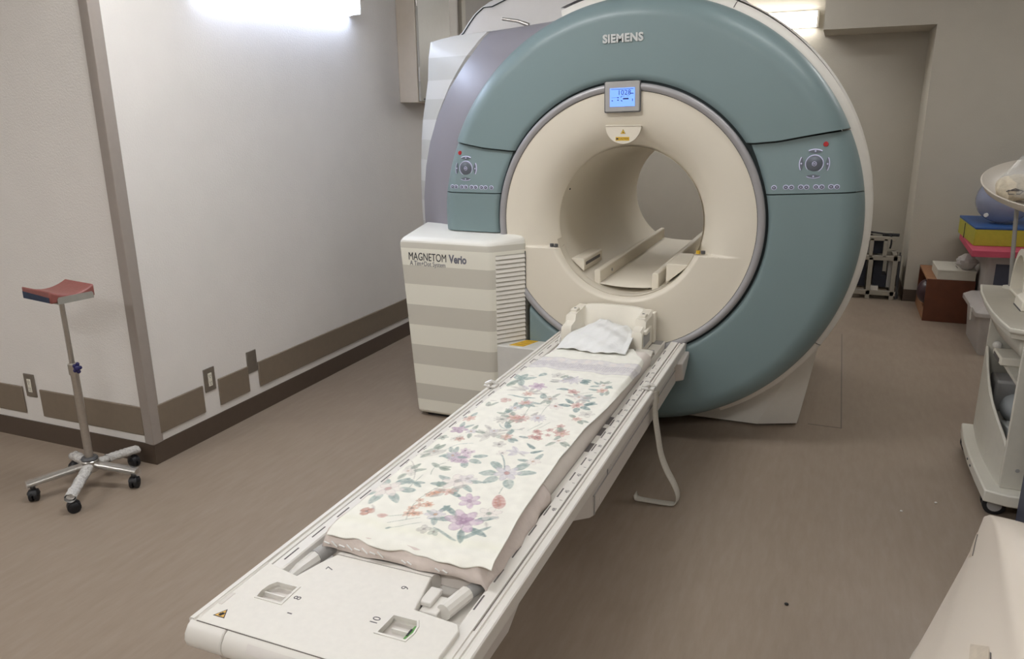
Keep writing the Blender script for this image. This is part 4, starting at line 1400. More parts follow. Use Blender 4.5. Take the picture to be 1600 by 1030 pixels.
pc.grid(pil, list(np.linspace(0, 1, 70)), list(np.linspace(0, 1, 50)))
m_ = pc.build('pillow_cover', CLOTH, None, smooth=180, solid=0.003)
tag(m_, 'white crumpled pillow cover lying in the head coil', 'pillow cover')
pd = MB()
pd.grid(lambda u, v: (0.142 + 0.078 * u, -0.322 + 0.08 * v, 0.512 + 0.016 * math.sin(PI * min(1, max(0, v))) + 0.006 * math.sin(PI * u)), list(np.linspace(0, 1, 20)), list(np.linspace(0, 1, 20)))
m_ = pd.build('folded_cloth', WEB, None, smooth=180, solid=0.012)
tag(m_, 'small cream folded cloth on the table right of the pillow cover', 'cloth')

# ------------------------------------------------------------------ clips and strap
def clip(x, y, label):
    t_ = thing('strap_clip', label, 'clip', (x, y, TZ), 'strap clips on the table rails')
    MB().box(x - 0.026, x + 0.026, y - 0.020, y + 0.020, TZ, TZ + 0.010).build('clip_base', CLEARW, t_, bevel=0.003)
    MB().tube([(x - 0.022, y - 0.01, TZ + 0.012), (x, y, TZ + 0.02), (x + 0.022, y + 0.008, TZ + 0.011)], [0.006, 0.009, 0.006], 8).build('clip_lever', CLEARW, t_, smooth=15)
    MB().cyl((x + 0.006, y - 0.022, TZ + 0.012), (x + 0.006, y + 0.022, TZ + 0.012), 0.004, seg=8).build('clip_pin', STEEL, t_)
    return t_


clip(-0.300, -0.872, 'clear strap clip on the left table rail, strap missing')
clip(0.292, -0.682, 'clear strap clip on the right table rail holding the hanging strap')
sb = MB()
cl = [(0.318, -0.672, 0.497), (0.320, -0.672, 0.470), (0.322, -0.671, 0.39), (0.336, -0.668, 0.300), (0.350, -0.664, 0.225), (0.374, -0.658, 0.160), (0.402, -0.650, 0.105), (0.420, -0.642, 0.055), (0.420, -0.640, 0.022), (0.408, -0.642, 0.006), (0.38, -0.645, 0.004), (0.32, -0.650, 0.005), (0.27, -0.650, 0.004), (0.252, -0.645, 0.004), (0.244, -0.640, 0.022)]
def crom(pts, k_=5):
    out = []
    P_ = [Vector(p) for p in pts]
    for i in range(len(P_) - 1):
        p0_, p1_, p2_, p3_ = P_[max(i - 1, 0)], P_[i], P_[i + 1], P_[min(i + 2, len(P_) - 1)]
        for j in range(k_):
            t_ = j / k_
            out.append(0.5 * ((2 * p1_) + (p2_ - p0_) * t_ + (2 * p0_ - 5 * p1_ + 4 * p2_ - p3_) * t_ ** 2 + (3 * p1_ - p0_ - 3 * p2_ + p3_) * t_ ** 3))
    out.append(P_[-1])
    return out


rw = []
cc = crom(cl)
for i, p in enumerate(cc):
    f_ = i / (len(cc) - 1)
    d = Vector((0.35 * (1 - f_), 1, 0.15 * math.sin(f_ * 6))).normalized() * (0.018 + 0.006 * f_)
    zc_ = max(0.003, p.z)
    rw.append([(p.x - d.x, p.y - d.y, max(0.003, zc_ - d.z)), (p.x, p.y, zc_), (p.x + d.x, p.y + d.y, max(0.003, zc_ + d.z))])
m_ = sb.loft(rw, cap=False, closed=False).build('strap', WEB, None, smooth=180, solid=0.003)
tag(m_, 'cream fabric strap hanging from the table rail down to the floor', 'strap')

# ================================================================== ARMREST STAND
AX, AY = -2.0, -1.388
ST = thing('armrest_stand', 'wheeled steel stand with red brown arm cushion by the left wall', 'stand', (AX, AY, 0))
MB().cyl((AX, AY, 0.135), (AX, AY, 0.545), 0.0165, seg=20).build('pole', STEEL, ST)
MB().cyl((AX - 0.004, AY, 0.53), (AX - 0.006, AY, 0.875), 0.0105, seg=16).build('inner_pole', STEEL, ST)
MB().lathe([(0.0, 0.52), (0.021, 0.52), (0.021, 0.565), (0.013, 0.568), (0.0, 0.568)], (AX, AY, 0), 'z', 20).build('collar', STEEL, ST)
kn = MB()
kn.cyl((AX + 0.018, AY - 0.006, 0.555), (AX + 0.040, AY - 0.016, 0.557), 0.006, seg=8)
kn.sphere((AX + 0.046, AY - 0.018, 0.557), 0.014, 12, 8)
for k_ in range(5):
    a = 2 * PI * k_ / 5
    kn.sphere((AX + 0.046 + 0.006 * math.cos(a), AY - 0.018 + 0.014 * math.cos(a) * 0.6, 0.557 + 0.017 * math.sin(a)), 0.0085, 8, 6)
kn.build('clamp_knob', KNOB, ST)
MB().lathe([(0.0, 0.075), (0.034, 0.075), (0.036, 0.095), (0.036, 0.122), (0.030, 0.128), (0.0, 0.128)], (AX, AY, 0), 'z', 28).build('hub', STEEL, ST)
MB().lathe([(0.0, 0.126), (0.033, 0.126), (0.035, 0.132), (0.030, 0.139), (0.0, 0.140)], (AX, AY, 0), 'z', 28).build('hub_ring', DGREY, ST)
casters = [(-2.118, -1.580), (-1.869, -1.588), (-1.813, -1.335), (-1.992, -1.178), (-2.205, -1.312)]
for i, (x, y) in enumerate(casters):
    d = Vector((x - AX, y - AY, 0)).normalized()
    s_ = Vector((-d.y, d.x, 0))
    c0 = Vector((AX, AY, 0.102)) + d * 0.030
    c1 = Vector((x, y, 0.076)) + d * 0.018
    b = MB()
    rings = []
    for k_ in range(7):
        u = k_ / 6
        c = c0 + (c1 - c0) * u
        wd = 0.021 - 0.004 * u
        hg = 0.016 - 0.004 * u
        rings.append([tuple(c + s_ * (wd * math.cos(t_)) + Vector((0, 0, hg * math.sin(t_)))) for t_ in [2 * PI * j / 14 for j in range(14)]])
    leg = b.loft(rings).build('leg', STEEL if i != 1 and i != 3 else WRAP, ST)
    # bubble wrap sleeve over the leg
    q_ = random.Random(i)
    rings = []
    u0, u1 = ((0.15, 1.02), (0.05, 1.04), (0.15, 1.04), (0.25, 1.04), (0.0, 0.9))[i]
    for k_ in range(15):
        u = u0 + (u1 - u0) * k_ / 14
        c = c0 + (c1 - c0) * u
        rings.append([tuple(c + s_ * ((0.0225 + q_.uniform(-0.002, 0.0035)) * math.cos(t_)) + Vector((0, 0, (0.0185 + q_.uniform(-0.002, 0.0035)) * math.sin(t_)))) for t_ in [2 * PI * j / 16 for j in range(16)]])
    MB().loft(rings, cap=False).build('wrapping', WRAP if i in (1, 3, 4) else CLEAR, leg, smooth=60)['label'] = 'bubble wrap sleeve'
    ca_ = bpy.data.objects.new('caster', None)
    b = MB()
    wdir = (0.7, 2.6, 0.5, 1.4, 2.0)[i]
    wx = Vector((math.cos(wdir), math.sin(wdir), 0))
    for sg in (-1, 1):
        p = Vector((x, y, 0.026)) + wx * (0.010 * sg)
        b.tube([p - wx * 0.008, p - wx * 0.006, p + wx * 0.006, p + wx * 0.008], [0.021, 0.026, 0.026, 0.021], 20)
    cs = b.build('caster', BLACK, ST, smooth=40)
    hd_ = MB()
    hd_.cyl((x, y, 0.040), (x, y, 0.070), 0.010, seg=12)
    hd_.sphere((x, y, 0.032), 0.0255, 14, 8, (1, 1, 0.9), 0.0, PI / 2)
    hd_.build('caster_hood', BLACK, cs)
# cushion: concave top, navy patch on the end, steel bracket below
ang = R(40)
cx, cy, cz0 = -1.955, -1.405, 0.872
ex = Vector((0.17, 0.16, 0)).normalized()
e1 = Vector(((-1.828 + 1.854), (-1.386 + 1.542), 0)).normalized()
e2 = Vector((-e1.y, e1.x, 0))
rings = []
LN, WD = 0.088, 0.105
def P3(u, v, z):
    q = Vector((-1.948, -1.433, 0)) + e1 * (u * LN) + e2 * (v * WD)
    return (q.x, q.y, z)


for i in range(13):
    v = -1 + 2 * i / 12
    ring = []
    top_ = lambda u: 0.918 + 0.0 * v - 0.026 * (1 - u * u)
    ring += [P3(-1, v, 0.868)] + [P3(u, v, top_(u)) for u in np.linspace(-1, 1, 11)] + [P3(1, v, 0.868)]
    rings.append(ring)
MB().loft(rings).build('cushion', CUSH, ST, smooth=40, bevel=0.006)
b = MB()
b.loft([[P3(-1.012, v, z) for v, z in ((-0.92, 0.871), (0.94, 0.871), (0.94, 0.899), (-0.92, 0.892))], [P3(-0.99, v, z) for v, z in ((-0.92, 0.871), (0.94, 0.871), (0.94, 0.899), (-0.92, 0.892))]])
b.build('cushion_patch', NAVY, ST)['label'] = 'navy patch on the cushion end'
b = MB()
b.loft([[P3(u, -1.03, z) for u, z in ((-0.72, 0.862), (0.90, 0.862), (0.90, 0.882), (0.84, 0.889), (-0.66, 0.889), (-0.72, 0.882))], [P3(u, -1.005, z) for u, z in ((-0.72, 0.862), (0.90, 0.862), (0.90, 0.882), (0.84, 0.889), (-0.66, 0.889), (-0.72, 0.882))]])
b.loft([[P3(-0.72, -1.02, 0.862), P3(0.9, -1.02, 0.862), P3(0.9, 0.9, 0.862), P3(-0.72, 0.9, 0.862)], [P3(-0.72, -1.02, 0.867), P3(0.9, -1.02, 0.867), P3(0.9, 0.9, 0.867), P3(-0.72, 0.9, 0.867)]])
b.build('bracket', SHEET, ST)

# ================================================================== WALL FITTINGS
def outlet(c, axis, label, socket=True):
    """plate 7 x 12 cm on the wall; axis = outward normal"""
    t_ = thing('power_outlet' if socket else 'blank_plate', label, 'outlet' if socket else 'wall plate', c)
    if axis == 'x':
        bx = lambda a0_, a1_, d0, d1, z0, z1: MB().box(c[0] + d0, c[0] + d1, c[1] + a0_, c[1] + a1_, c[2] + z0, c[2] + z1)
    else:
        bx = lambda a0_, a1_, d0, d1, z0, z1: MB().box(c[0] + a0_, c[0] + a1_, c[1] - d1, c[1] - d0, c[2] + z0, c[2] + z1)
    bx(-0.0365, 0.0365, 0, 0.007, -0.06, 0.06).build('cover_plate', PLATE, t_, bevel=0.003)
    if socket:
        sk = bx(-0.0125, 0.0125, 0.006, 0.0095, -0.034, 0.034).build('socket', SOCK, t_, bevel=0.001)
        for dz in (0.016, -0.018):
            for da in (-0.005, 0.005):
                bx(da - 0.001, da + 0.001, 0.0092, 0.0098, dz, dz + 0.009).build('slot', TXT, sk)
            bx(-0.002, 0.002, 0.0092, 0.0098, dz - 0.008, dz - 0.004).build('slot', TXT, sk)
    return t_


outlet((XW, -0.748, 0.296), 'x', 'power outlet in a steel plate low on the long left wall')
outlet((XW, -0.440, 0.296), 'x', 'blank steel plate low on the left wall between two bumper boards', False)
outlet((-2.690, YW, 0.293), 'y', 'power outlet on the far left wall behind the wheeled stand')
# cabinet on the wall behind the scanner
t = thing('wall_cabinet', 'beige hinged cabinet hung on the left wall behind the scanner', 'cabinet', (XW, 1.45, 1.64))
MB().box(XW, -1.765, 1.25, 1.72, 1.643, 2.62).build('cabinet_box', CABP, t, bevel=0.004)
MB().box(-1.763, -1.745, 1.255, 1.715, 1.65, 2.61).build('cabinet_door', CABD, t, bevel=0.003)
for z in (1.78, 2.25):
    MB().cyl((-1.750, 1.252, z), (-1.750, 1.252, z + 0.09), 0.008, seg=10).build('hinge', STEEL, t)
MB().box(-1.745, -1.7445, 1.29, 1.36, 1.658, 1.670).build('name_plate', DGREY, t)

# ================================================================== REAR RIGHT CORNER
# scaffold rack of beige rails
t = thing('equipment_rack', 'low beige metal rack with dark openings against the rear wall', 'rack', (1.26, 3.72, 0))
b = MB()
def bar(x0, x1, y0, y1, z0, z1):
    b.box(x0, x1, y0, y1, z0, z1)


for y in (3.55, 3.83):
    bar(1.06, 1.445, y, y + 0.04, 0.035, 0.075)
    bar(1.06, 1.455, y, y + 0.05, 0.335, 0.375)
    bar(1.06, 1.40, y, y + 0.04, 0.50, 0.535)
    for x in (1.08, 1.215, 1.40):
        bar(x, x + 0.035, y, y + 0.04, 0.0, 0.36)
    for x in (1.08, 1.21, 1.315):
        bar(x, x + 0.030, y, y + 0.04, 0.36, 0.52)
for x in (1.06, 1.40):
    bar(x, x + 0.035, 3.55, 3.87, 0.335, 0.375)
    bar(x, x + 0.035, 3.55, 3.87, 0.035, 0.07)
b.build('frame', RACKM, t, bevel=0.003)
MB().box(1.262, 1.33, 3.60, 3.80, 0.10, 0.335).box(1.10, 1.205, 3.60, 3.80, 0.10, 0.335).box(1.33, 1.365, 3.60, 3.80, 0.10, 0.2).build('dark_unit', mat('rack_dark', rgb(28, 32, 46), 0.6, noise=0.1), t)
MB().box(1.24, 1.315, 3.60, 3.80, 0.385, 0.50).build('dark_unit', mat('rack_dark', rgb(28, 32, 46), 0.6, noise=0.1), t)
MB().box(1.37, 1.40, 3.60, 3.80, 0.10, 0.335).build('side_panel', GREYP, t)
MB().box(1.14, 1.21, 3.60, 3.80, 0.385, 0.50).build('side_panel', GREYP, t)
MB().box(1.25, 1.31, 3.57, 3.62, 0.075, 0.11).build('white_block', WHITE, t)
m_ = MB().tube(crom([(1.08, 3.66, 0.55), (1.2, 3.62, 0.562), (1.3, 3.60, 0.555), (1.36, 3.575, 0.545), (1.37, 3.545, 0.49), (1.365, 3.545, 0.44)]), 0.007, 8).tube(crom([(1.30, 3.60, 0.545), (1.36, 3.60, 0.548), (1.425, 3.58, 0.55)]), 0.013, 8).build('cable', BLACK, None)
tag(m_, 'black cable draped over the top of the beige rack', 'cable')
m_ = MB().tube([(1.455, 3.60, 0.0), (1.448, 3.61, 0.2), (1.452, 3.62, 0.40)], 0.007, 8).tube([(1.47, 3.63, 0.0), (1.462, 3.64, 0.22), (1.462, 3.66, 0.37)], 0.005, 8).build('conduit', DGREY, None)
tag(m_, 'dark upright conduit between the rack and the rear right wall', 'conduit')

# brown open box with a dark bottle inside
t = thing('wooden_box', 'brown veneer box open on its left side, on the floor', 'box', (1.74, 3.2, 0))
MB().box(1.60, 1.92, 2.91, 2.925, 0.0, 0.325).build('side_panel', WOOD, t, bevel=0.002)
MB().box(1.60, 1.92, 3.50, 3.515, 0.0, 0.325).build('side_panel', WOOD, t, bevel=0.002)
MB().box(1.60, 1.92, 2.925, 3.50, 0.310, 0.325).build('top_panel', WOODT, t, bevel=0.002)
MB().box(1.60, 1.92, 2.925, 3.50, 0.0, 0.015).build('bottom_panel', WOODT, t, bevel=0.002)
MB().box(1.905, 1.92, 2.925, 3.50, 0.015, 0.31).build('back_panel', WOOD, t)
MB().box(1.60, 1.612, 2.925, 3.50, 0.015, 0.095).build('front_lip', WOODT, t)
m_ = MB().sphere((1.625, 3.06, 0.20), 0.095, 20, 12, (0.75, 1.05, 1.0)).build('helmet_bag', mat('plum_vinyl', rgb(62, 40, 48), 0.3, noise=0.1), None)
m_.location.z += 0.0
tag(m_, 'dark plum rounded bag stuffed in the open brown box', 'bag')
t = thing('white_carton', 'flat white carton with lid lying on the brown box', 'box', (1.80, 3.1, 0.325))
MB().box(1.665, 1.915, 2.92, 3.30, 0.3255, 0.390).build('carton_body', CARD, t)
MB().box(1.662, 1.918, 2.917, 3.303, 0.386, 0.399).build('carton_lid', CARD, t, bevel=0.002)
MB().box(1.80, 1.806, 3.02, 3.12, 0.3985, 0.4005).build('lid_tab', MARK, t)

# clear lidded storage bin in front of the box
t = thing('storage_bin', 'grey translucent lidded bin on the floor before the brown box', 'bin', (2.05, 2.42, 0))
rings = []
for z, ins in ((0.0, 0.02), (0.27, 0.0)):
    rings.append([(x, y, z) for x, y in rrect(1.838 + ins, 2.22 - ins, 2.05 + ins, 2.655 - ins, 0.03)])
MB().loft(rings).build('bin_body', FROST, t)
MB().loft([[(x, y, 0.262) for x, y in rrect(1.805, 2.24, 2.02, 2.66, 0.035)], [(x, y, 0.290) for x, y in rrect(1.805, 2.24, 2.02, 2.66, 0.035)], [(x, y, 0.318) for x, y in rrect(1.845, 2.21, 2.06, 2.62, 0.03)]]).build('bin_lid', FROST, t, bevel=0.006)
MB().box(1.800, 1.812, 2.2, 2.28, 0.20, 0.29).build('bin_latch', CLEARW, t, bevel=0.003)

# tall clear box holding dark contents; carries the foam
t = thing('storage_box', 'tall clear storage box with dark contents under the pink foam', 'box', (2.2, 2.95, 0))
MB().loft([[(x, y, 0.0) for x, y in rrect(1.94, 2.62, 2.70, 3.33, 0.03)], [(x, y, 0.55) for x, y in rrect(1.935, 2.63, 2.69, 3.34, 0.03)]]).build('box_body', FROST, t)
MB().box(1.99, 2.55, 2.685, 2.69, 0.30, 0.50).build('dark_contents', SLATE, t)
MB().loft([[(x, y, 0.545) for x, y in rrect(1.92, 2.64, 2.67, 3.35, 0.03)], [(x, y, 0.572) for x, y in rrect(1.92, 2.64, 2.67, 3.35, 0.03)]]).build('box_lid', mat('lid_grey', rgb(176, 174, 168), 0.4, noise=0.03), t, bevel=0.004)
t = thing('cardboard_box', 'dark open cardboard box behind the white carton', 'box', (1.9, 3.44, 0))
MB().box(1.935, 2.5, 3.36, 3.55, 0.0, 0.56).build('carton_body', mat('dark_card', rgb(84, 62, 50), 0.8, noise=0.1), t)
MB().box(1.928, 1.935, 3.38, 3.45, 0.42, 0.52).build('torn_flap', CARAMEL, t)
# crumpled clear bag on the carton
b = MB()
q_ = random.Random(8)
rings = []
for i in range(9):
    h = i / 8
    r_ = 0.075 * math.sin(PI * (0.12 + 0.8 * h)) + 0.01
    rings.append([(1.855 + 0.85 * r_ * math.cos(a) * q_.uniform(0.8, 1.15), 2.985 + 0.8 * r_ * math.sin(a) * q_.uniform(0.8, 1.15), 0.401 + 0.115 * h) for a in [2 * PI * j / 16 for j in range(16)]])
m_ = b.loft(rings).build('plastic_bag', FROST, None, smooth=20)
tag(m_, 'crumpled clear plastic bag on the right end of the white carton', 'bag')

pz = 0.573
m_ = MB()
pk = [(1.83, 3.345), (1.805, 2.505), (2.70, 2.60), (2.70, 3.40)]
m_.loft([[(x, y, pz) for x, y in pk], [(x, y, pz + 0.045) for x, y in pk]])
m_ = m_.build('foam_slab', PINKF, None, bevel=0.004)
tag(m_, 'large pink foam slab lying on the clear storage box', 'foam')
t = thing('foam_block', 'blue topped yellow foam block lying on the pink slab', 'foam', (2.2, 3.0, 0.62))
fb = [(1.822, 3.40), (1.838, 2.72), (2.62, 2.80), (2.62, 3.42)]
MB().loft([[(x, y, 0.6185) for x, y in fb], [(x, y, 0.735) for x, y in fb]]).build('yellow_side', YELF, t, bevel=0.004)
MB().loft([[(x - 0.003, y - 0.003, 0.735) for x, y in fb], [(x - 0.003, y - 0.003, 0.752) for x, y in fb]]).build('blue_top', BLUEF, t, bevel=0.003)
MB().box(1.8195, 1.824, 3.09, 3.096, 0.62, 0.73).build('side_seam', TXT, t)
t = thing('ball_bottle', 'big translucent blue ball bottle on the blue foam block', 'bottle', (2.03, 2.99, 0.752))
MB().sphere((2.03, 2.99, 0.752 + 0.168), 0.182, 32, 20, (1, 1, 0.925)).build('ball', BLUEP, t)
MB().cyl((2.03, 2.99, 1.08), (2.03, 2.99, 1.12), 0.03).build('stopper', WHITE, t)
MB().cyl((1.915, 2.866, 0.822), (1.905, 2.855, 0.820), 0.014, seg=12).build('plug', WHITE, t)

# ================================================================== COIL TROLLEY
C = thing('trolley', 'white curved coil trolley with open shelf at the right', 'trolley', (1.8, 0.1, 0))
TT = 0.77
ct = [(1.560, 0.53), (1.540, 0.38), (1.527, 0.18), (1.523, -0.02), (1.530, -0.18), (1.540, -0.285), (1.62, -0.325), (2.05, -0.33), (2.05, 0.53)]


def off(pl, k_, cx_=1.80, cy_=0.1):
    return [(cx_ + (x - cx_) * k_, cy_ + (y - cy_) * k_) for x, y in pl]


MB().loft([[(x, y, TT - 0.045) for x, y in off(ct, 0.95)], [(x, y, TT - 0.022) for x, y in off(ct, 0.965)], [(x, y, TT - 0.020) for x, y in off(ct, 0.99)], [(x, y, TT - 0.014) for x, y in ct], [(x, y, TT - 0.001) for x, y in ct]]).build('top_edge', TROL, C, smooth=30, bevel=0.003)
MB().loft([[(x, y, TT - 0.003) for x, y in off(ct, 0.975)], [(x, y, TT + 0.0005) for x, y in off(ct, 0.975)]]).build('worktop', TROLTOP, C)
# base
cb = [(1.555, 0.43), (1.540, 0.25), (1.535, 0.05), (1.538, -0.12), (1.545, -0.30), (1.625, -0.325), (2.05, -0.33), (2.05, 0.43)]
MB().loft([[(x, y, 0.068) for x, y in cb], [(x, y, 0.118) for x, y in cb]]).build('base', TROL, C, bevel=0.006)
# carcass: front panel, rear panel, back, shelves and the skirt on the open side
MB().box(1.60, 2.04, -0.262, -0.245, 0.118, TT - 0.045).build('front_panel', TROL, C, bevel=0.003)
MB().box(1.60, 2.04, 0.40, 0.415, 0.118, TT - 0.045).build('rear_panel', TROL, C, bevel=0.003)
MB().box(2.02, 2.04, -0.245, 0.40, 0.118, TT - 0.045).build('back_panel', TROL, C)
MB().box(1.63, 2.02, -0.245, 0.40, 0.495, 0.51).build('shelf', TROL, C)
sk = MB()
ys_ = list(np.linspace(-0.245, 0.40, 24))
def skx(y):
    return 1.600 - 0.018 * math.cos((y - 0.08) / 0.33 * PI / 2)


rings = []
for y in ys_:
    u = (y + 0.245) / 0.645
    zt = 0.285 + 0.225 * u ** 0.8 - 0.03 * math.sin(PI * u)
    rings.append([(skx(y), y, 0.118), (skx(y), y, zt), (skx(y) + 0.008, y, zt + 0.004), (skx(y) + 0.012, y, zt), (skx(y) + 0.012, y, 0.118)])
sk.loft(rings).build('side_skirt', TROL, C, smooth=40)
MB().grid(lambda u, v: (skx(u) + 0.002, u, v), ys_, [0.655, TT - 0.045]).build('top_fascia', TROL, C, solid=0.01)
MB().box(1.63, 2.02, -0.245, 0.40, 0.24, 0.255).build('shelf', TROL, C)
MB().cyl((1.650, -0.264, 0.20), (1.650, -0.262, 0.20), 0.008, seg=10).build('panel_screw', GREYP, C)
for y, z in ((0.05, 0.094), (-0.02, 0.094)):
    MB().box(1.532, 1.5365, y - 0.006, y + 0.006, z - 0.003, z + 0.003).build('base_screw', DGREY, C)
for x, y in ((1.60, 0.36), (1.60, -0.235), (1.98, -0.25), (1.98, 0.36)):
    b = MB()
    for sg in (-1, 1):
        b.tube([(x - 0.006, y + 0.018 * sg - 0.010, 0.042), (x - 0.006, y + 0.018 * sg - 0.008, 0.042), (x - 0.006, y + 0.018 * sg + 0.008, 0.042), (x - 0.006, y + 0.018 * sg + 0.010, 0.042)], [0.034, 0.042, 0.042, 0.034], 22)
    cs = b.build('caster', BLACK, C)
    MB().cyl((x - 0.006, y - 0.031, 0.042), (x - 0.006, y + 0.031, 0.042), 0.026, seg=18).build('wheel_disc', GREYP, cs)
    MB().cyl((x, y, 0.05), (x, y, 0.069), 0.014, seg=12).build('caster_stem', BLACK, cs)
# coils kept on the shelf
t = thing('flat_coil', 'small ivory coil paddle lying on the trolley upper shelf', 'coil', (1.67, 0.18, 0.51))
b = MB()
b.loft([[(x, y, z) for y, z in ((0.10, 0.5105), (0.27, 0.5105), (0.275, 0.540), (0.105, 0.545))] for x in (1.605, 1.80)])
b.build('paddle', IV, t, bevel=0.006)
MB().box(1.602, 1.608, 0.13, 0.24, 0.518, 0.534).build('paddle_slot', MARK, t)
t = thing('coil_board', 'long grey coil board leaning out of the trolley lower shelf', 'coil', (1.75, 0.0, 0.26))
b = MB()
b.loft([[(x, y, z) for y, z in ((-0.21, 0.257), (-0.04, 0.257), (0.02, 0.30), (-0.15, 0.33))] for x in (1.622, 1.95)])
b.build('board', mat('coil_grey', rgb(176, 178, 176), 0.5, noise=0.02), t, bevel=0.006)
m_ = MB().sphere((1.70, 0.128, 0.317), 0.065, 18, 10, (1.0, 1.5, 0.92)).build('grey_pad', mat('pad_grey', rgb(160, 164, 166), 0.6, noise=0.03), None)
tag(m_, 'rounded grey pad behind the coil board on the lower shelf', 'pad')
m_ = MB().box(1.63, 1.90, 0.245, 0.385, 0.2555, 0.40).build('shelf_box', GREYP, None, bevel=0.012)
tag(m_, 'grey case at the rear of the trolley lower shelf', 'case')
m_ = MB().sphere((1.635, 0.36, 0.53), 0.02, 12, 8, (1, 1, 1)).build('cable_plug', CLEARW, None, smooth=15)
tag(m_, 'clear wrapped cable plug at the rear of the trolley upper shelf', 'plug')

# arched coil on the trolley top
t = thing('arched_coil', 'white arch shaped coil with dark window on the trolley top', 'coil', (1.72, 0.30, TT))
def arch_ring(x, k_=1.0):
    out = []
    for i in range(25):
        a = PI * i / 24
        out.append((x, 0.290 + 0.130 * k_ * math.cos(a), TT + 0.012 + 0.195 * k_ * math.sin(a) ** 0.85))
    return out


b = MB()
xa, xb = 1.655, 1.90
o1, o2, i1, i2 = arch_ring(xa), arch_ring(xb), arch_ring(xa, 0.86), arch_ring(xb, 0.86)
b.loft([i1, o1, o2, i2, i1], cap=False, closed=False)
b.build('arch', IV, t, smooth=40)
MB().box(xa, xb, 0.155, 0.425, TT + 0.0008, TT + 0.014).build('arch_base', IV, t, bevel=0.004)
MB().box(xb - 0.02, xb, 0.18, 0.40, TT + 0.014, TT + 0.15).build('arch_back', IV, t)
MB().box(xb - 0.024, xb - 0.019, 0.22, 0.34, TT + 0.055, TT + 0.090).build('arch_window', SLATE, t)
t = thing('coil_bracket', 'small folded grey bracket on the trolley top beside the arch', 'bracket', (1.66, 0.06, TT))
b = MB()
b.loft([[(x, y, z) for x, z in ((1.625, TT + 0.001), (1.628, TT + 0.040), (1.655, TT + 0.055), (1.74, TT + 0.05), (1.74, TT + 0.001))] for y in (0.00, 0.14)])
b.build('bracket_body', IV, t, bevel=0.004)
MB().box(1.6235, 1.64, 0.005, 0.135, TT + 0.0008, TT + 0.006).build('bracket_gasket', DGREY, t)

# round tray on a post with wrapped packs and clear domes
t = thing('tray_stand', 'round cream tray on a slim post above the trolley', 'tray', (1.80, 0.47, TT))
TC = (1.84, 0.47)
TILT = Matrix.Translation((1.84, 0.47, 1.20)) @ Matrix.Rotation(R(15.5), 4, 'X') @ Matrix.Translation((-1.84, -0.47, -1.20))
MB().lathe([(0.0, 1.170), (0.20, 1.172), (0.28, 1.182), (0.335, 1.212), (0.350, 1.240), (0.345, 1.243), (0.325, 1.222), (0.275, 1.196), (0.20, 1.186), (0.0, 1.184)], (TC[0], TC[1], 0), 'z', 64).xf(TILT).build('tray_dish', TRAYM, t)
MB().tube([(1.668, 0.47, TT + 0.001), (1.655, 0.47, 0.95), (1.640, 0.47, 1.178)], 0.009, 12).build('post', mat('post_clear', rgb(170, 168, 164), 0.25, noise=0.02, alpha=0.8), t)
MB().lathe([(0.0, TT + 0.0008), (0.032, TT + 0.0008), (0.030, TT + 0.010), (0.0, TT + 0.011)], (1.668, 0.47, 0), 'z', 20).build('post_foot', TROL, t)


def pack(c, sx, sy, sz, rot, label, m_, seed):
    q__ = random.Random(seed)
    b_ = MB()
    rings_ = []
    for i in range(9):
        h = -1 + 2 * i / 8
        k_ = (1 - abs(h) ** 4) ** 0.5 * 0.9 + 0.1
        rings_.append([(sx * h, sy * k_ * math.cos(a) * (1 + q__.uniform(-0.1, 0.1)), sz * k_ * math.sin(a) * (1 + q__.uniform(-0.12, 0.12))) for a in [2 * PI * j / 14 for j in range(14)]])
    b_.loft(rings_)
    b_.xf(Matrix.Translation(c) @ Matrix.Rotation(rot, 4, 'Z'))
    o = b_.xf(TILT).build('wrapped_pack', m_, None, smooth=25)
    return tag(o, label, 'pack', 'wrapped packs on the round tray')


p1 = pack((1.618, 0.385, 1.258), 0.085, 0.075, 0.052, 0.3, 'crinkled cream pack with scribbled mark at the tray left', PAPER, 1)
p1.location.z -= 0.008
MB().tube([(1.600, 0.325, 1.262), (1.63, 0.318, 1.278), (1.66, 0.316, 1.268), (1.65, 0.318, 1.255), (1.61, 0.322, 1.252), (1.605, 0.323, 1.268), (1.645, 0.315, 1.270)], 0.0022, 5).xf(TILT @ Matrix.Translation((-0.037, -0.016, -0.002))).build('scribble', INK, p1)
p2 = pack((1.815, 0.36, 1.285), 0.06, 0.06, 0.075, 1.0, 'rounded white pack beside the scribbled one on the tray', CLOTH, 2)
p2.location.z -= 0.015
p3 = pack((1.775, 0.27, 1.215), 0.06, 0.04, 0.03, 0.2, 'flat brown card pack at the tray front', CARAMEL, 3)
m_ = MB().lathe([(0.155, 1.2415), (0.150, 1.27), (0.085, 1.375), (0.07, 1.392), (0.03, 1.402), (0.0, 1.404)], (1.700, 0.415, 0.0), 'z', 32).xf(TILT).build('clear_dome', CLEAR, None, solid=0.002)
tag(m_, 'smaller clear plastic dome at the left of the round tray', 'dome')
m_ = MB().lathe([(0.10, 1.205), (0.125, 1.30), (0.125, 1.38), (0.10, 1.45), (0.05, 1.49), (0.0, 1.497)], (1.815, 0.70, 0.0), 'z', 32).xf(TILT).build('clear_dome', CLEAR, None, solid=0.002)
tag(m_, 'taller clear plastic dome at the back of the round tray', 'dome')

# slate cabinet at the right edge
t = thing('slate_cabinet', 'dark slate cabinet edge at the right of the picture', 'cabinet', (1.95, -0.6, 0))
MB().box(1.652, 2.3, -0.90, -0.345, 0.03, 0.70).build('cabinet_body', SLATE, t, bevel=0.004)
MB().box(1.69, 2.28, -0.87, -0.36, 0.0, 0.03).build('plinth', BLACK, t)

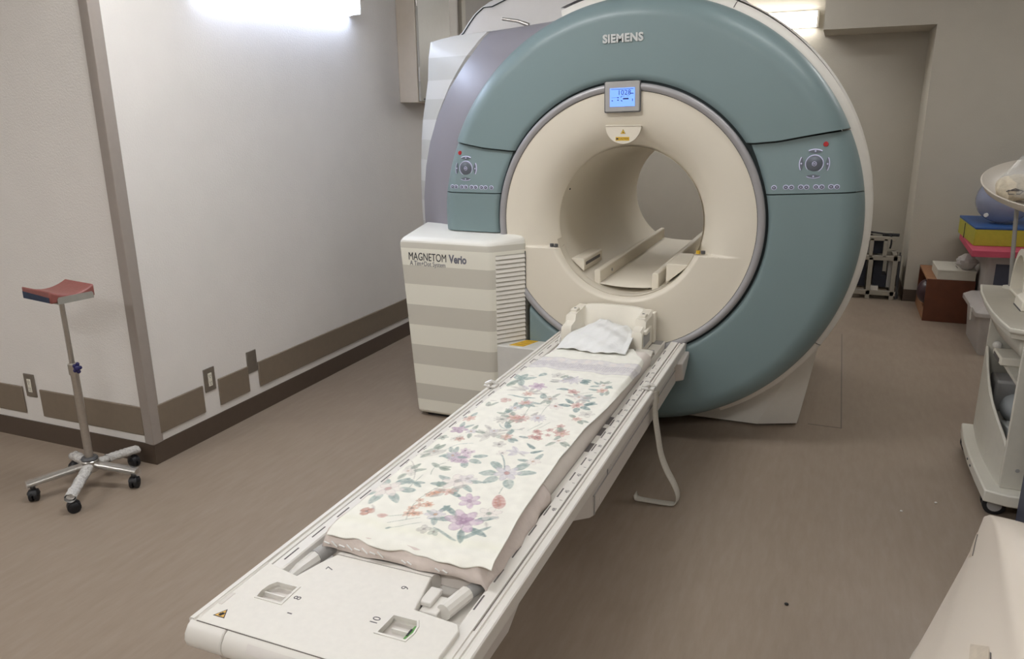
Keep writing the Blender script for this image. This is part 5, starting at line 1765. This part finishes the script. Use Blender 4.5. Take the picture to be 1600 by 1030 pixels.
# ================================================================== FOREGROUND COIL COVER
FG = thing('rounded_cover', 'big rounded off white cover in the near right corner', 'cover', (1.45, -2.2, 0))
far_l, near_l = Vector((1.340, -1.43, 0.55)), Vector((1.022, -2.325, 0.55))
far_f, near_f = Vector((1.245, -1.84, 0.775)), Vector((1.185, -2.60, 0.785))


def cover_pt(k_, s_):
    """k_ along the cover from the far nose, s_ across: 0 lower left edge, 0.45 fold, 1 right edge"""
    n_ = math.sqrt(max(0.0, 1 - (1 - min(1.0, k_ / 0.24)) ** 2))
    lo = far_l + (near_l - far_l) * k_
    fo = far_f + (near_f - far_f) * k_
    m1 = lo + (fo - lo) * 0.5 + Vector((-0.012, 0.0, 0.012))
    ctl = [lo + Vector((0.05, 0, -0.08)), lo + Vector((0.004, 0.0, -0.012)), lo + (fo - lo) * 0.25 + Vector((-0.006, 0, 0.006)), m1, lo + (fo - lo) * 0.85 + Vector((0, 0, 0.012)), fo + Vector((0.02, -0.01, 0.016)),
           fo + Vector((0.12, -0.03, 0.012)), fo + Vector((0.24, -0.06, -0.02)), fo + Vector((0.40, -0.09, -0.12)), fo + Vector((0.46, -0.10, -0.28))]
    cen = Vector((fo.x + 0.05, lo.y * 0.6 + fo.y * 0.4, 0.60))
    t_ = min(0.99999, max(0.0, s_)) * (len(ctl) - 1)
    i_ = int(t_)
    u_ = t_ - i_
    p0_, p1_, p2_, p3_ = ctl[max(i_ - 1, 0)], ctl[i_], ctl[i_ + 1], ctl[min(i_ + 2, len(ctl) - 1)]
    q_ = 0.5 * ((2 * p1_) + (p2_ - p0_) * u_ + (2 * p0_ - 5 * p1_ + 4 * p2_ - p3_) * u_ ** 2 + (3 * p1_ - p0_ - 3 * p2_ + p3_) * u_ ** 3)
    return cen + (q_ - cen) * (0.35 + 0.65 * n_)


b = MB()
ks = [0.24 * (1 - math.cos(PI / 2 * i / 10)) for i in range(11)] + list(np.linspace(0.3, 1.5, 13))
b.loft([[tuple(cover_pt(k_, i / 48)) for i in range(49)] for k_ in ks]).build('cover_shell', mat('cream_shell', rgb(218, 207, 193), 0.4, noise=0.01, nscale=6), FG, smooth=60)


def on_cover(k_, s_, d=0.0015):
    p = cover_pt(k_, s_)
    nrm = (cover_pt(k_, s_ + 0.01) - p).cross(cover_pt(k_ + 0.01, s_) - p).normalized()
    if nrm.z < 0:
        nrm = -nrm
    return tuple(p + nrm * d)


MB().tube([on_cover(0.60 + 0.05 * i, 0.10 + 0.013 * i, 0.0) for i in range(9)], 0.0012, 5).build('cover_seam', CARD, FG)
for k0, k1, s0, s1 in ((0.16, 0.30, 0.25, 0.34), (0.68, 0.76, 0.385, 0.425)):
    MB().grid(lambda u, v: on_cover(u, v, 0.001), list(np.linspace(k0, k1, 8)), list(np.linspace(s0, s1, 6))).build('tape_mark', TAPE, FG)
    MB().tube([on_cover(k0 + 0.02 + (k1 - k0 - 0.02) * i / 5, s1 + 0.003, 0.001) for i in range(6)], 0.0009, 5).build('tape_edge', MARK, FG)
MB().box(1.33, 1.66, -2.75, -1.95, 0.0, 0.56).build('base', OFFW, FG, bevel=0.02)
bpy.context.view_layer.update()

# ================================================================== FLOOR DEBRIS
m_ = MB().sphere((0.877, -1.173, 0.005), 0.006, 8, 6, (1.2, 0.8, 0.8)).build('floor_crumb', BLACK, None)
tag(m_, 'tiny black crumb on the open floor right of the table', 'crumb')
for x, y, l_ in ((1.262, -0.368, 'tiny white crumb on the floor, left one in front of the trolley'), (1.396, -0.243, 'tiny white crumb on the floor nearer the trolley wheels'),):
    m_ = MB().sphere((x, y, 0.004), 0.0045, 8, 6, (1.3, 0.8, 0.8)).build('floor_crumb', WHITE, None)
    tag(m_, l_, 'crumb')
